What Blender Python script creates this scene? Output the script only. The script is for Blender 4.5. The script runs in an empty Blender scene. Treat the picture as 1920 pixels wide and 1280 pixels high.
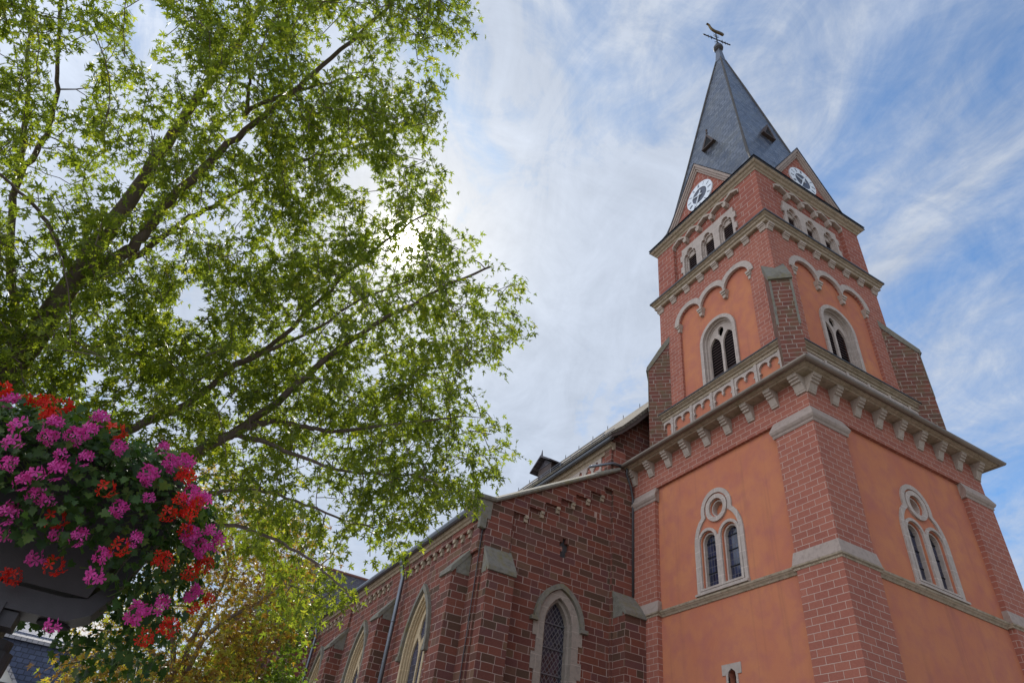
import bpy, bmesh, math, random
import numpy as np
from mathutils import Vector, Matrix, noise
from mathutils.geometry import tessellate_polygon
PI = math.pi
rad = math.radians
S_ = bpy.context.scene
COL = S_.collection

# ------------------------------------------------------------------ camera
CAM = np.array([-12.5774, -8.7686, 1.65])
FPX = 1220.994


def cam_axes(yaw=24.6123, pitch=39.269, roll=8.6167):
    y, p, r = map(rad, (yaw, pitch, roll))
    F = np.array([math.cos(p) * math.sin(y), math.cos(p) * math.cos(y), math.sin(p)])
    R = np.array([math.cos(y), -math.sin(y), 0.0])
    U = np.cross(R, F)
    return R * math.cos(r) + U * math.sin(r), -R * math.sin(r) + U * math.cos(r), F


CR, CU, CF = cam_axes()
cd = bpy.data.cameras.new('camera')
cam = bpy.data.objects.new('camera', cd)
COL.objects.link(cam)
cam.matrix_world = Matrix(((CR[0], CU[0], -CF[0], CAM[0]), (CR[1], CU[1], -CF[1], CAM[1]),
                           (CR[2], CU[2], -CF[2], CAM[2]), (0, 0, 0, 1)))
cd.sensor_width = 36
cd.lens = FPX / 1920 * 36
cd.clip_end = 2000
S_.camera = cam


def ray(u, v):
    d = CF * FPX + CR * (u - 960) - CU * (v - 640)
    return d / np.linalg.norm(d)


def at(u, v, dist):
    return CAM + ray(u, v) * dist


# ------------------------------------------------------------------ sky, sun, exposure
SUN = Vector((0.117, 0.689, 0.715)).normalized()
EL = math.asin(SUN.z)
AZ = math.atan2(SUN.x, SUN.y)
EXPOSURE = 0.0
S_.view_settings.view_transform = 'Standard'
S_.view_settings.look = 'None'
S_.view_settings.exposure = EXPOSURE
S_.view_settings.gamma = 1.0
S_.render.engine = 'CYCLES'
S_.cycles.max_bounces = 8
S_.cycles.transparent_max_bounces = 8
S_.cycles.sample_clamp_indirect = 6.0

W = bpy.data.worlds.new('World')
S_.world = W
W.use_nodes = True


class NT:
    """small node-tree helper"""

    def __init__(s, tree):
        s.t = tree
        s.t.nodes.clear()

    def n(s, typ, **kw):
        nd = s.t.nodes.new(typ)
        for k, v in kw.items():
            if k in nd.bl_rna.properties:
                setattr(nd, k, v)
            else:
                s.set(nd, k, v)
        return nd

    def set(s, nd, k, v):
        inp = nd.inputs[int(k[1:])] if k[0] == 'i' and k[1:].isdigit() else nd.inputs[k.replace('_', ' ')]
        if isinstance(v, bpy.types.NodeSocket):
            s.t.links.new(v, inp)
        elif isinstance(v, bpy.types.Node):
            s.t.links.new(v.outputs[0], inp)
        else:
            if inp.type == 'RGBA' and len(v) == 3:
                v = (*v, 1)
            inp.default_value = v

    def m(s, op, a, b=None, c=None, clamp=False):
        nd = s.t.nodes.new('ShaderNodeMath')
        nd.operation = op
        nd.use_clamp = clamp
        for i, x in enumerate((a, b, c)):
            if x is not None:
                s.set(nd, 'i%d' % i, x)
        return nd.outputs[0]

    def vm(s, op, a, b=None):
        nd = s.t.nodes.new('ShaderNodeVectorMath')
        nd.operation = op
        s.set(nd, 'i0', a)
        if b is not None:
            s.set(nd, 'i1', b)
        return nd.outputs[1] if op in ('DOT_PRODUCT', 'LENGTH') else nd.outputs[0]

    def mix(s, f, a, b, mode='MIX'):
        nd = s.t.nodes.new('ShaderNodeMix')
        nd.data_type = 'RGBA'
        nd.blend_type = mode
        s.set(nd, 'i0', f)
        s.set(nd, 'i6', a)
        s.set(nd, 'i7', b)
        return nd.outputs[2]

    def noise(s, vec, scale, detail=4, rough=.55, dist=0.0):
        nd = s.n('ShaderNodeTexNoise', Scale=float(scale), Detail=float(detail), Roughness=float(rough), Distortion=float(dist))
        s.set(nd, 'Vector', vec)
        return nd.outputs[0]

    def ramp(s, f, *stops):
        nd = s.t.nodes.new('ShaderNodeValToRGB')
        e = nd.color_ramp.elements
        while len(e) < len(stops):
            e.new(.5)
        for i, (p, c) in enumerate(stops):
            e[i].position = p
            e[i].color = (c, c, c, 1) if isinstance(c, (int, float)) else (*c, 1)
        s.set(nd, 'i0', f)
        return nd.outputs[0]


SKY_STRENGTH = 0.13
wt = NT(W.node_tree)
sky = wt.n('ShaderNodeTexSky', sky_type='NISHITA')
sky.sun_disc = False
sky.sun_elevation = EL
sky.sun_rotation = AZ
sky.air_density = 1.0
sky.dust_density = 0.4
sky.ozone_density = 2.5
tc = wt.n('ShaderNodeTexCoord')
dirv = tc.outputs['Generated']
sx = wt.n('ShaderNodeSeparateXYZ', Vector=dirv)
zz = wt.m('ADD', wt.m('MAXIMUM', sx.outputs[2], 0.0), 0.22)
px = wt.m('DIVIDE', sx.outputs[0], zz)
py = wt.m('DIVIDE', sx.outputs[1], zz)
# thin streaky cloud sheet, drawn out along one wind direction
cx = wt.n('ShaderNodeCombineXYZ', X=wt.m('ADD', wt.m('MULTIPLY', px, 1.5), wt.m('MULTIPLY', py, -.5)),
          Y=wt.m('ADD', wt.m('MULTIPLY', px, .35), wt.m('MULTIPLY', py, .8)), Z=0.37)
n0 = wt.noise(cx.outputs[0], .62, 5, .55, .6)
n1 = wt.noise(cx.outputs[0], 1.7, 10, .62, 1.6)
n2 = wt.noise(cx.outputs[0], 5.5, 9, .66, 1.2)
cy_ = wt.n('ShaderNodeCombineXYZ', X=wt.m('MULTIPLY', px, 2.2), Y=wt.m('MULTIPLY', py, 2.6), Z=2.1)
n3 = wt.noise(cy_.outputs[0], 3.2, 10, .68, .8)
sd = wt.m('MAXIMUM', wt.vm('DOT_PRODUCT', dirv, tuple(SUN)), 0.0)
glow_w = wt.m('POWER', sd, 5.0)
glow_m = wt.m('POWER', sd, 60.0)
glow_n = wt.m('POWER', sd, 4000.0)
dens = wt.m('MULTIPLY_ADD', n0, .95, -.475)
dens = wt.m('ADD', dens, wt.m('MULTIPLY_ADD', n1, 1.5, -.75))
dens = wt.m('ADD', dens, wt.m('MULTIPLY_ADD', n2, .75, -.375))
dens = wt.m('ADD', dens, wt.m('MULTIPLY_ADD', n3, .75, -.375))
dens = wt.m('ADD', dens, wt.m('MULTIPLY', glow_w, .55))
dens = wt.m('ADD', dens, wt.m('MULTIPLY', wt.m('SUBTRACT', 1.0, sx.outputs[2], clamp=True), .42))
fill_cloud = wt.m('MAXIMUM', wt.vm('DOT_PRODUCT', dirv, tuple(Vector((-.93, -.22, .30)).normalized())), 0.0)
fill_cloud = wt.m('POWER', fill_cloud, 2.0)
dens = wt.m('ADD', dens, wt.m('MULTIPLY', fill_cloud, .5))
cov = wt.ramp(wt.m('ADD', dens, .5), (.28, .08), (.56, .33), (.78, .60), (1.0, .93))
# extra cloud brightness added off camera, behind left, to lift the shaded walls
lum = wt.m('ADD', 4.8, wt.m('MULTIPLY', fill_cloud, 11.5))
lum = wt.m('ADD', lum, wt.m('MULTIPLY', glow_m, 1.5))
lum = wt.m('ADD', lum, wt.m('MULTIPLY', wt.m('POWER', sd, 12.0), 1.1))
lum = wt.m('MULTIPLY', lum, wt.m('MULTIPLY_ADD', wt.m('ADD', n2, n3), .42, .60))
ccol = wt.vm('MULTIPLY', wt.mix(glow_m, (.855, .94, 1.09), (1.0, .975, .94)), wt.n('ShaderNodeCombineXYZ', X=lum, Y=lum, Z=lum).outputs[0])
skyc = wt.vm('MULTIPLY', sky.outputs[0], (.68, 1.08, 1.32))
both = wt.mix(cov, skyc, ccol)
gl = wt.m('ADD', wt.m('MULTIPLY', glow_n, 120.0), wt.m('MULTIPLY', wt.m('POWER', sd, 900.0), 3.0))
both = wt.vm('ADD', both, wt.n('ShaderNodeCombineXYZ', X=gl, Y=wt.m('MULTIPLY', gl, .95), Z=wt.m('MULTIPLY', gl, .85)).outputs[0])
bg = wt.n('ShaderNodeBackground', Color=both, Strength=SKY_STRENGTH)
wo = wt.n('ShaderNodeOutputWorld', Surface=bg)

sl = bpy.data.lights.new('sun', 'SUN')
sl.energy = 4.0
sl.angle = rad(0.5)
sl.color = (1, .94, .85)
so = bpy.data.objects.new('sun', sl)
COL.objects.link(so)
so.rotation_euler = SUN.to_track_quat('Z', 'Y').to_euler()
so.location = (0, 0, 60)


# ------------------------------------------------------------------ mesh helpers
class MB:
    def __init__(s):
        s.v = []
        s.f = []

    def add(s, vs, fs):
        o = len(s.v)
        s.v += [tuple(map(float, p)) for p in vs]
        s.f += [tuple(i + o for i in f) for f in fs]

    def box(s, x0, x1, y0, y1, z0, z1, M=None):
        vs = [(x, y, z) for z in (z0, z1) for y in (y0, y1) for x in (x0, x1)]
        if M is not None:
            vs = [M @ Vector(p) for p in vs]
        s.add(vs, [(0, 2, 3, 1), (4, 5, 7, 6), (0, 1, 5, 4), (2, 6, 7, 3), (0, 4, 6, 2), (1, 3, 7, 5)])

    def plate(s, fr, outer, holes, d0, d1):
        loops = [outer] + list(holes)
        tris = tessellate_polygon([[Vector((p[0], p[1], 0)) for p in l] for l in loops])
        pts = [p for l in loops for p in l]
        n = len(pts)
        vs = [fr(p[0], d1, p[1]) for p in pts] + [fr(p[0], d0, p[1]) for p in pts]
        fs = [tuple(t) for t in tris] + [(t[0] + n, t[2] + n, t[1] + n) for t in tris]
        o = 0
        for l in loops:
            k = len(l)
            for i in range(k):
                a, b = o + i, o + (i + 1) % k
                fs.append((a, b, b + n, a + n))
            o += k
        s.add(vs, fs)

    def sweep(s, rings, closed=False, cap=True):
        k = len(rings[0])
        vs = [p for r in rings for p in r]
        fs = []
        m = len(rings)
        for i in range(m if closed else m - 1):
            j = (i + 1) % m
            for a in range(k):
                b = (a + 1) % k
                fs.append((i * k + a, i * k + b, j * k + b, j * k + a))
        if cap and not closed:
            fs.append(tuple(range(k)))
            fs.append(tuple((m - 1) * k + a for a in reversed(range(k))))
        s.add(vs, fs)

    def tube(s, pts, r, n=8, cap=True):
        pts = [Vector(p) for p in pts]
        rs = r if isinstance(r, (list, tuple)) else [r] * len(pts)
        rings = []
        t0 = (pts[1] - pts[0]).normalized()
        ref = Vector((0, 0, 1)) if abs(t0.z) < .9 else Vector((1, 0, 0))
        nrm = t0.cross(ref).normalized()
        for i, p in enumerate(pts):
            t = (pts[min(i + 1, len(pts) - 1)] - pts[max(i - 1, 0)]).normalized()
            nrm = (nrm - t * nrm.dot(t)).normalized()
            b = t.cross(nrm)
            rings.append([p + (nrm * math.cos(2 * PI * a / n) + b * math.sin(2 * PI * a / n)) * rs[i] for a in range(n)])
        s.sweep(rings, cap=cap)

    def lathe(s, c, prof, n=16):
        rings = [[(c[0] + r * math.cos(2 * PI * a / n), c[1] + r * math.sin(2 * PI * a / n), c[2] + z) for a in range(n)] for r, z in prof]
        s.sweep(rings)

    def build(s, name, mat, parent=None, smooth=False, fix=True, uvoff=0.0):
        me = bpy.data.meshes.new(name)
        me.from_pydata(s.v, [], s.f)
        bm = bmesh.new()
        bm.from_mesh(me)
        if fix:
            bmesh.ops.recalc_face_normals(bm, faces=bm.faces)
        uv = bm.loops.layers.uv.new('uv')
        for f in bm.faces:
            f.smooth = smooth
            nn = f.normal
            if abs(nn.z) > .92:
                for l in f.loops:
                    l[uv].uv = (l.vert.co.x + uvoff, l.vert.co.y)
            else:
                t = Vector((-nn.y, nn.x, 0)).normalized()
                if t.x + t.y * .9 < 0:
                    t = -t
                up = nn.cross(t)
                if up.z < 0:
                    up = -up
                for l in f.loops:
                    l[uv].uv = (l.vert.co.dot(t) + uvoff, l.vert.co.dot(up))
        bm.to_mesh(me)
        bm.free()
        o = bpy.data.objects.new(name, me)
        COL.objects.link(o)
        if mat:
            me.materials.append(mat)
        if parent:
            o.parent = parent
        return o


def empty(name, loc=(0, 0, 0)):
    o = bpy.data.objects.new(name, None)
    o.empty_display_size = .3
    COL.objects.link(o)
    o.location = loc
    return o


def thing(name, label, cat, loc=(0, 0, 0), group=None):
    o = empty(name, loc)
    o['label'] = label
    o['category'] = cat
    if group:
        o['group'] = group
    return o


def under(parent):
    """parts are modelled in world space: undo the parent's offset"""
    for c in parent.children:
        c.matrix_parent_inverse = Matrix.Translation(-parent.location)


def arc(cu, cz, r, a0, a1, n=10):
    return [(cu + r * math.cos(rad(a0 + (a1 - a0) * i / n)), cz + r * math.sin(rad(a0 + (a1 - a0) * i / n))) for i in range(n + 1)]


def round_arch(c, hw, z0, zs, n=14):
    return [(c + hw, z0)] + arc(c, zs, hw, 0, 180, n) + [(c - hw, z0)]


def pointed(c, hw, z0, zs, za, n=9):
    """lancet outline, counter-clockwise, from bottom right"""
    h = za - zs
    r = (hw * hw + h * h) / (2 * hw)
    pts = [(c + hw, z0)]
    a1 = math.atan2(h, r - hw)
    right = [(c + hw - r + r * math.cos(a1 * i / n), zs + r * math.sin(a1 * i / n)) for i in range(n + 1)]
    pts += right
    pts += [(2 * c - u, z) for u, z in reversed(right[:-1])]
    pts += [(c - hw, z0)]
    return pts


def trefoil_head(c, hw, z0, zs, za, n=6):
    """straight jambs, two side lobes and a top lobe"""
    h = za - zs
    rl = hw * .62
    right = [(c + hw, z0), (c + hw, zs)]
    right += [(c + hw - rl * .1 - rl * .75 * (1 - math.cos(rad(a))) * .55, zs + h * .5 * math.sin(rad(a)) ) for a in (30, 60, 90)]
    right += [(c + hw * .52, zs + h * .46)]
    right += [(c + hw * .50 * math.cos(rad(a)) , zs + h * .55 + h * .45 * math.sin(rad(a))) for a in (10, 35, 60, 90)]
    return right + [(2 * c - u, z) for u, z in reversed(right[:-1])]


# ------------------------------------------------------------------ materials
def new_mat(name):
    m = bpy.data.materials.new(name)
    m.use_nodes = True
    return m, NT(m.node_tree)


def finish(nt, color, rough=.8, bump=None, bstr=.3, bdist=.02, metallic=0.0, spec=.4):
    p = nt.n('ShaderNodeBsdfPrincipled')
    nt.set(p, 'Base Color', color)
    nt.set(p, 'Roughness', rough)
    nt.set(p, 'Metallic', metallic)
    nt.set(p, 'Specular IOR Level', spec)
    if bump is not None:
        b = nt.n('ShaderNodeBump', Strength=bstr, Distance=bdist)
        nt.set(b, 'Height', bump)
        nt.set(p, 'Normal', b)
    nt.n('ShaderNodeOutputMaterial', Surface=p)
    return p


def obj_co(nt):
    return nt.n('ShaderNodeTexCoord').outputs['Object']


def uv_co(nt):
    return nt.n('ShaderNodeTexCoord').outputs['UV']


def mat_plain(name, col, rough=.6, metallic=0.0, var=.15, scale=3.0, spec=.4, bump=.0):
    m, nt = new_mat(name)
    co = obj_co(nt)
    n = nt.noise(co, scale, 6, .6)
    c = nt.mix(n, tuple(x * (1 - var) for x in col), tuple(min(1, x * (1 + var)) for x in col))
    b = nt.noise(co, scale * 12, 4, .6) if bump else None
    finish(nt, c, rough, b, bump, .01, metallic, spec)
    return m


def mat_stucco(name, c1, c2, c3):
    m, nt = new_mat(name)
    co = obj_co(nt)
    n1 = nt.noise(co, .55, 6, .6, .8)
    n2 = nt.noise(co, 2.6, 5, .6)
    n3 = nt.noise(co, 90.0, 3, .6)
    c = nt.mix(nt.ramp(n1, (.32, 0), (.68, 1)), c1, c2)
    c = nt.mix(nt.m('MULTIPLY', nt.ramp(n2, (.42, 0), (.72, 1)), .8), c, c3)
    # faint rain streaks
    mp = nt.n('ShaderNodeMapping', Vector=co)
    mp.inputs['Scale'].default_value = (5, 5, .22)
    st = nt.ramp(nt.noise(mp.outputs[0], 1.0, 5, .6), (.56, 0), (.8, 1))
    c = nt.mix(nt.m('MULTIPLY', st, .34), c, (.19, .085, .06))
    c = nt.mix(.12, c, nt.ramp(n3, (.3, 0.0), (.7, 1.0)), 'SOFT_LIGHT')
    finish(nt, c, .92, n3, .25, .006, 0, .2)
    return m


def mat_brick(name, w, h, mortar, ca, cb, cm, msmooth=.1, dark=None, bump=.25, offset=.5, squash=1.0, sqf=2, var=.35, moss=0.0, pale=None, multi=None):
    m, nt = new_mat(name)
    uv = uv_co(nt)
    co = obj_co(nt)
    wob = nt.n('ShaderNodeTexNoise', Scale=1.7, Detail=3.0)
    nt.set(wob, 'Vector', co)
    wv = nt.vm('SCALE', nt.vm('SUBTRACT', wob.outputs[1], (.5, .5, .5)))
    wv.node.inputs['Scale'].default_value = .03 if dark else .008
    bt = nt.n('ShaderNodeTexBrick', offset=offset, squash=squash, squash_frequency=sqf, offset_frequency=2)
    base_uv = uv
    if dark:
        su = nt.n('ShaderNodeSeparateXYZ', Vector=uv)
        row = nt.m('FLOOR', nt.m('DIVIDE', su.outputs[1], h))
        rv = nt.n('ShaderNodeCombineXYZ', X=nt.m('MULTIPLY', su.outputs[0], 1.15), Y=nt.m('MULTIPLY', row, 7.31), Z=.5)
        du = nt.m('MULTIPLY_ADD', nt.noise(rv.outputs[0], 1.0, 1.0, .5), 1.0, -.5)
        base_uv = nt.n('ShaderNodeCombineXYZ', X=nt.m('ADD', su.outputs[0], du), Y=su.outputs[1], Z=0.0).outputs[0]
    nt.set(bt, 'Vector', nt.vm('ADD', base_uv, wv))
    for k, v in (('Scale', 1.0), ('Mortar Size', mortar), ('Mortar Smooth', msmooth), ('Bias', 0.0), ('Brick Width', w), ('Row Height', h)):
        bt.inputs[k].default_value = v
    nt.set(bt, 'Color1', (0, 0, 0))
    nt.set(bt, 'Color2', (1, 1, 1))
    nt.set(bt, 'Mortar', (.5, .5, .5))
    f = bt.outputs['Fac']
    rnd = bt.outputs['Color']
    c = nt.mix(rnd, ca, cb)
    if multi:
        c = nt.ramp(rnd, *[(i / (len(multi) - 1), q) for i, q in enumerate(multi)])
    if dark:
        r2 = nt.ramp(rnd, (.02, 1), (.16, 0))
        c = nt.mix(nt.m('MULTIPLY', r2, .6), c, dark)
    if pale:
        r3 = nt.ramp(rnd, (.86, 0), (.95, 1))
        c = nt.mix(nt.m('MULTIPLY', r3, .5), c, pale)
    n1 = nt.noise(co, 1.1, 6, .62, .5)
    c = nt.mix(nt.m('MULTIPLY', nt.ramp(n1, (.35, 0), (.75, 1)), var), c, tuple(x * .55 for x in ca))
    n2 = nt.noise(co, 26.0, 5, .65)
    c = nt.mix(.3, c, n2, 'SOFT_LIGHT')
    cmn = nt.mix(nt.noise(co, 3.0, 4), tuple(x * .75 for x in cm), cm)
    c = nt.mix(f, c, cmn)
    if moss:
        geo = nt.n('ShaderNodeNewGeometry')
        up = nt.n('ShaderNodeSeparateXYZ', Vector=geo.outputs['Normal']).outputs[2]
        mo = nt.m('MULTIPLY', nt.ramp(nt.noise(co, 2.2, 7, .7), (.45, 0), (.62, 1)), moss)
        c = nt.mix(mo, c, (.10, .105, .05))
    hgt = nt.m('ADD', nt.m('MULTIPLY', f, -1.0), nt.m('MULTIPLY', n2, .35))
    finish(nt, c, .9, hgt, bump, .012, 0, .25)
    return m


def mat_stone(name, col, moss=.3, stain=.5, joints=0.0):
    m, nt = new_mat(name)
    co = obj_co(nt)
    n1 = nt.noise(co, 1.4, 6, .6, .4)
    n2 = nt.noise(co, 9.0, 6, .65)
    n3 = nt.noise(co, 60.0, 3, .6)
    c = nt.mix(n1, tuple(x * .8 for x in col), tuple(min(1, x * 1.15) for x in col))
    c = nt.mix(nt.m('MULTIPLY', nt.ramp(n2, (.48, 0), (.72, 1)), stain), c, tuple(x * .42 for x in col))
    if moss:
        c = nt.mix(nt.m('MULTIPLY', nt.ramp(nt.noise(co, 3.1, 7, .72), (.5, 0), (.66, 1)), moss), c, (.17, .14, .055))
    if joints:
        uv = uv_co(nt)
        bt = nt.n('ShaderNodeTexBrick', offset=.5)
        nt.set(bt, 'Vector', uv)
        for k, v in (('Scale', 1.0), ('Mortar Size', .007), ('Brick Width', joints * 1.7), ('Row Height', joints), ('Mortar Smooth', .1)):
            bt.inputs[k].default_value = v
        c = nt.mix(nt.m('MULTIPLY', bt.outputs['Fac'], .7), c, tuple(min(1, x * 1.5) for x in col))
    finish(nt, c, .88, n3, .3, .008, 0, .25)
    return m


def mat_slate(name, c1, c2, w, h, rough=.38, moss=0.0, bump=.5, tint=None):
    m, nt = new_mat(name)
    uv = uv_co(nt)
    co = obj_co(nt)
    bt = nt.n('ShaderNodeTexBrick', offset=.5)
    wob = nt.n('ShaderNodeTexNoise', Scale=5.0, Detail=3.0)
    nt.set(wob, 'Vector', co)
    wv = nt.vm('SCALE', nt.vm('SUBTRACT', wob.outputs[1], (.5, .5, .5)))
    wv.node.inputs['Scale'].default_value = h * .45
    nt.set(bt, 'Vector', nt.vm('ADD', uv, wv))
    for k, v in (('Scale', 1.0), ('Mortar Size', h * .13), ('Mortar Smooth', .5), ('Brick Width', w), ('Row Height', h)):
        bt.inputs[k].default_value = v
    nt.set(bt, 'Color1', (0, 0, 0))
    nt.set(bt, 'Color2', (1, 1, 1))
    nt.set(bt, 'Mortar', (.5, .5, .5))
    c = nt.mix(bt.outputs['Color'], c1, c2)
    c = nt.mix(nt.m('MULTIPLY', bt.outputs['Fac'], .8), c, tuple(x * .3 for x in c1))
    if moss:
        mo = nt.m('MULTIPLY', nt.ramp(nt.noise(co, .9, 8, .7, .6), (.46, 0), (.64, 1)), moss)
        c = nt.mix(mo, c, (.20, .17, .09))
    sy = nt.n('ShaderNodeSeparateXYZ', Vector=uv).outputs[1]
    saw = nt.m('FRACT', nt.m('DIVIDE', sy, h))
    hg = nt.m('ADD', nt.m('MULTIPLY', saw, -1.0), nt.m('MULTIPLY', nt.m('ADD', nt.noise(co, 7.0, 5), bt.outputs['Color']), .35))
    finish(nt, c, nt.m('MULTIPLY_ADD', nt.noise(co, 4.0, 4), .35, rough - .15), hg, bump, .03, 0, .5)
    return m


def mat_glass(name, kind='grid', w=.12, h=.16, tint=(.015, .018, .03), line=(.05, .05, .055), lead=.008):
    m, nt = new_mat(name)
    uv = uv_co(nt)
    if kind == 'diamond':
        s = nt.n('ShaderNodeSeparateXYZ', Vector=uv)
        a = nt.m('ADD', nt.m('DIVIDE', s.outputs[0], w), nt.m('DIVIDE', s.outputs[1], h))
        b = nt.m('SUBTRACT', nt.m('DIVIDE', s.outputs[0], w), nt.m('DIVIDE', s.outputs[1], h))
        uv = nt.n('ShaderNodeCombineXYZ', X=a, Y=b).outputs[0]
        w = h = 1.0
        lead = .1
    bt = nt.n('ShaderNodeTexBrick', offset=0.0)
    nt.set(bt, 'Vector', uv)
    for k, v in (('Scale', 1.0), ('Mortar Size', lead), ('Mortar Smooth', .1), ('Brick Width', w), ('Row Height', h)):
        bt.inputs[k].default_value = v
    nt.set(bt, 'Color1', (0, 0, 0))
    nt.set(bt, 'Color2', (1, 1, 1))
    c = nt.mix(bt.outputs['Color'], tint, tuple(x * 3 for x in tint))
    c = nt.mix(bt.outputs['Fac'], c, line)
    b = nt.m('ADD', bt.outputs['Color'], nt.noise(obj_co(nt), 5.0, 2))
    finish(nt, c, nt.m('MULTIPLY_ADD', bt.outputs['Fac'], .4, .08), b, .06, .02, 0, .6)
    return m


def mat_leaf(name, cols, trans=.5, rough=.5, tcol=(1.0, 1.25, .45), strength=1.0):
    m, nt = new_mat(name)
    a = nt.n('ShaderNodeAttribute', attribute_name='tint')
    k = len(cols)
    c = nt.ramp(a.outputs['Fac'], *[(i / (k - 1), cols[i]) for i in range(k)])
    c = nt.mix(.25, c, nt.noise(obj_co(nt), 1.3, 3), 'SOFT_LIGHT')
    d = nt.n('ShaderNodeBsdfPrincipled', Base_Color=c, Roughness=rough)
    d.inputs['Specular IOR Level'].default_value = .35
    t = nt.n('ShaderNodeBsdfTranslucent', Color=nt.vm('MULTIPLY', c, tuple(x * strength for x in tcol)))
    mx = nt.n('ShaderNodeMixShader', i0=trans, i1=d, i2=t)
    nt.n('ShaderNodeOutputMaterial', Surface=mx)
    return m


M = {}
M['stucco'] = mat_stucco('orange_stucco', (.46, .155, .085), (.52, .20, .095), (.40, .135, .10))
M['paint_brick'] = mat_brick('painted_brick', .36, .161, .007, (.365, .128, .083), (.305, .102, .070), (.52, .355, .28), var=.32, bump=.12)
M['paint_brick_big'] = mat_brick('painted_block', .50, .245, .009, (.33, .108, .07), (.27, .085, .06), (.52, .37, .30), var=.25, bump=.15)
M['sandstone'] = mat_brick('red_sandstone', .36, .195, .008, (.215, .072, .042), (.125, .041, .027), (.40, .275, .22), dark=(.075, .046, .028), squash=1.35, sqf=3, var=.4, bump=.5, multi=[(.085, .05, .032), (.125, .043, .033), (.20, .064, .042), (.15, .048, .028), (.125, .05, .045), (.15, .085, .048)])
M['old_brick'] = mat_brick('weathered_brick', .34, .165, .012, (.20, .07, .045), (.14, .05, .04), (.34, .25, .20), dark=(.07, .05, .045), squash=1.2, sqf=3, var=.6, bump=.6, moss=.45)
M['stone'] = mat_stone('grey_stone', (.43, .35, .295), 0.06, .38, joints=.42)
M['stone_dark'] = mat_stone('dull_window_stone', (.29, .235, .19), .12, .5, joints=.42)
M['trim'] = mat_stone('weathered_cornice_stone', (.37, .285, .20), .4, .8, joints=.62)
M['corbel'] = mat_stone('corbel_stone', (.42, .335, .27), .12, .5)
M['cap'] = mat_stone('pilaster_cap_stone', (.37, .285, .235), .06, .45)
M['mossy'] = mat_stone('mossy_stone', (.19, .17, .135), .7, .7)
M['buff'] = mat_stone('buff_sandstone', (.44, .33, .20), .1, .35, joints=.38)
M['slate'] = mat_slate('spire_slate', (.018, .024, .045), (.095, .10, .12), .36, .32, .30, bump=1.0, moss=.22)
M['oldroof'] = mat_slate('lichen_roof_tiles', (.085, .068, .052), (.13, .105, .08), .22, .17, .95, moss=.5)
M['darkroof'] = mat_slate('dark_roof_tiles', (.06, .05, .06), (.10, .085, .09), .25, .19, .6)
M['zinc'] = mat_plain('zinc', (.15, .155, .17), .38, .7, .25)
M['brownzinc'] = mat_plain('weathered_gutter', (.21, .165, .13), .45, .55, .35, 2.0)
M['lead'] = mat_plain('dark_lead', (.06, .055, .055), .5, .2, .3)
M['iron'] = mat_plain('black_iron', (.02, .02, .022), .5, .6, .2)
M['gold'] = mat_plain('old_gilding', (.14, .09, .035), .45, .9, .3, 6.0)
M['louvre'] = mat_plain('louvre_boards', (.085, .05, .045), .7, 0, .3)
M['dark'] = mat_plain('dark_interior', (.012, .01, .01), .9)
M['pane'] = mat_glass('leaded_panes', 'grid', .10, .20, (.012, .014, .028), (.07, .06, .065))
M['dpane'] = mat_glass('diamond_panes', 'diamond', .13, .19, (.012, .010, .016), (.10, .09, .09))
M['white'] = mat_plain('clock_white', (.72, .74, .76), .5, 0, .08)
M['dial'] = mat_plain('clock_dark', (.07, .075, .10), .4, 0, .2)
M['numeral'] = mat_plain('numeral_grey', (.20, .21, .24), .5, 0, .1)
M['timber'] = mat_plain('brown_timber', (.075, .052, .044), .7, 0, .35, 4.0)

# ------------------------------------------------------------------ ground
gm, nt = new_mat('paving')
co = obj_co(nt)
c = nt.mix(nt.noise(co, .5, 6), (.17, .16, .145), (.24, .225, .20))
finish(nt, c, .85, nt.noise(co, 20.0, 3), .2, .01)
mb = MB()
mb.add([(-700, -700, 0), (700, -700, 0), (700, 700, 0), (-700, 700, 0)], [(0, 1, 2, 3)])
o = mb.build('ground', gm)
o['kind'] = 'structure'

# ------------------------------------------------------------------ church: tower
S = 7.2
church = thing('church', 'red sandstone church with tall painted tower, clock gables and slate spire', 'church', (3.6, 12, 0))


def part(name, mb, mat, parent=church, smooth=False, label=None, uvoff=0.0):
    o = mb.build(name, mat, parent, smooth, uvoff=uvoff)
    if label:
        o['label'] = label
    return o


FACES = [lambda u, d, z: (u, -d, z), lambda u, d, z: (-d, u, z),
         lambda u, d, z: (S + d, u, z), lambda u, d, z: (u, S + d, z)]
CORN = [lambda a, b: (a, b), lambda a, b: (S - a, b), lambda a, b: (a, S - b), lambda a, b: (S - a, S - b)]


def ring(mb, prof):
    mb.sweep([[(-d, -d, z) for d, z in prof], [(S + d, -d, z) for d, z in prof],
              [(S + d, S + d, z) for d, z in prof], [(-d, S + d, z) for d, z in prof]], closed=True)


def ring3(mb, prof, e=S):
    """three sides: the far side is inside the nave"""
    mb.sweep([[(-d, e, z) for d, z in prof], [(-d, -d, z) for d, z in prof],
              [(S + d, -d, z) for d, z in prof], [(S + d, e, z) for d, z in prof]])


def along(mb, fr, u0, u1, prof):
    mb.sweep([[fr(u0, d, z) for d, z in prof], [fr(u1, d, z) for d, z in prof]])


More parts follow.
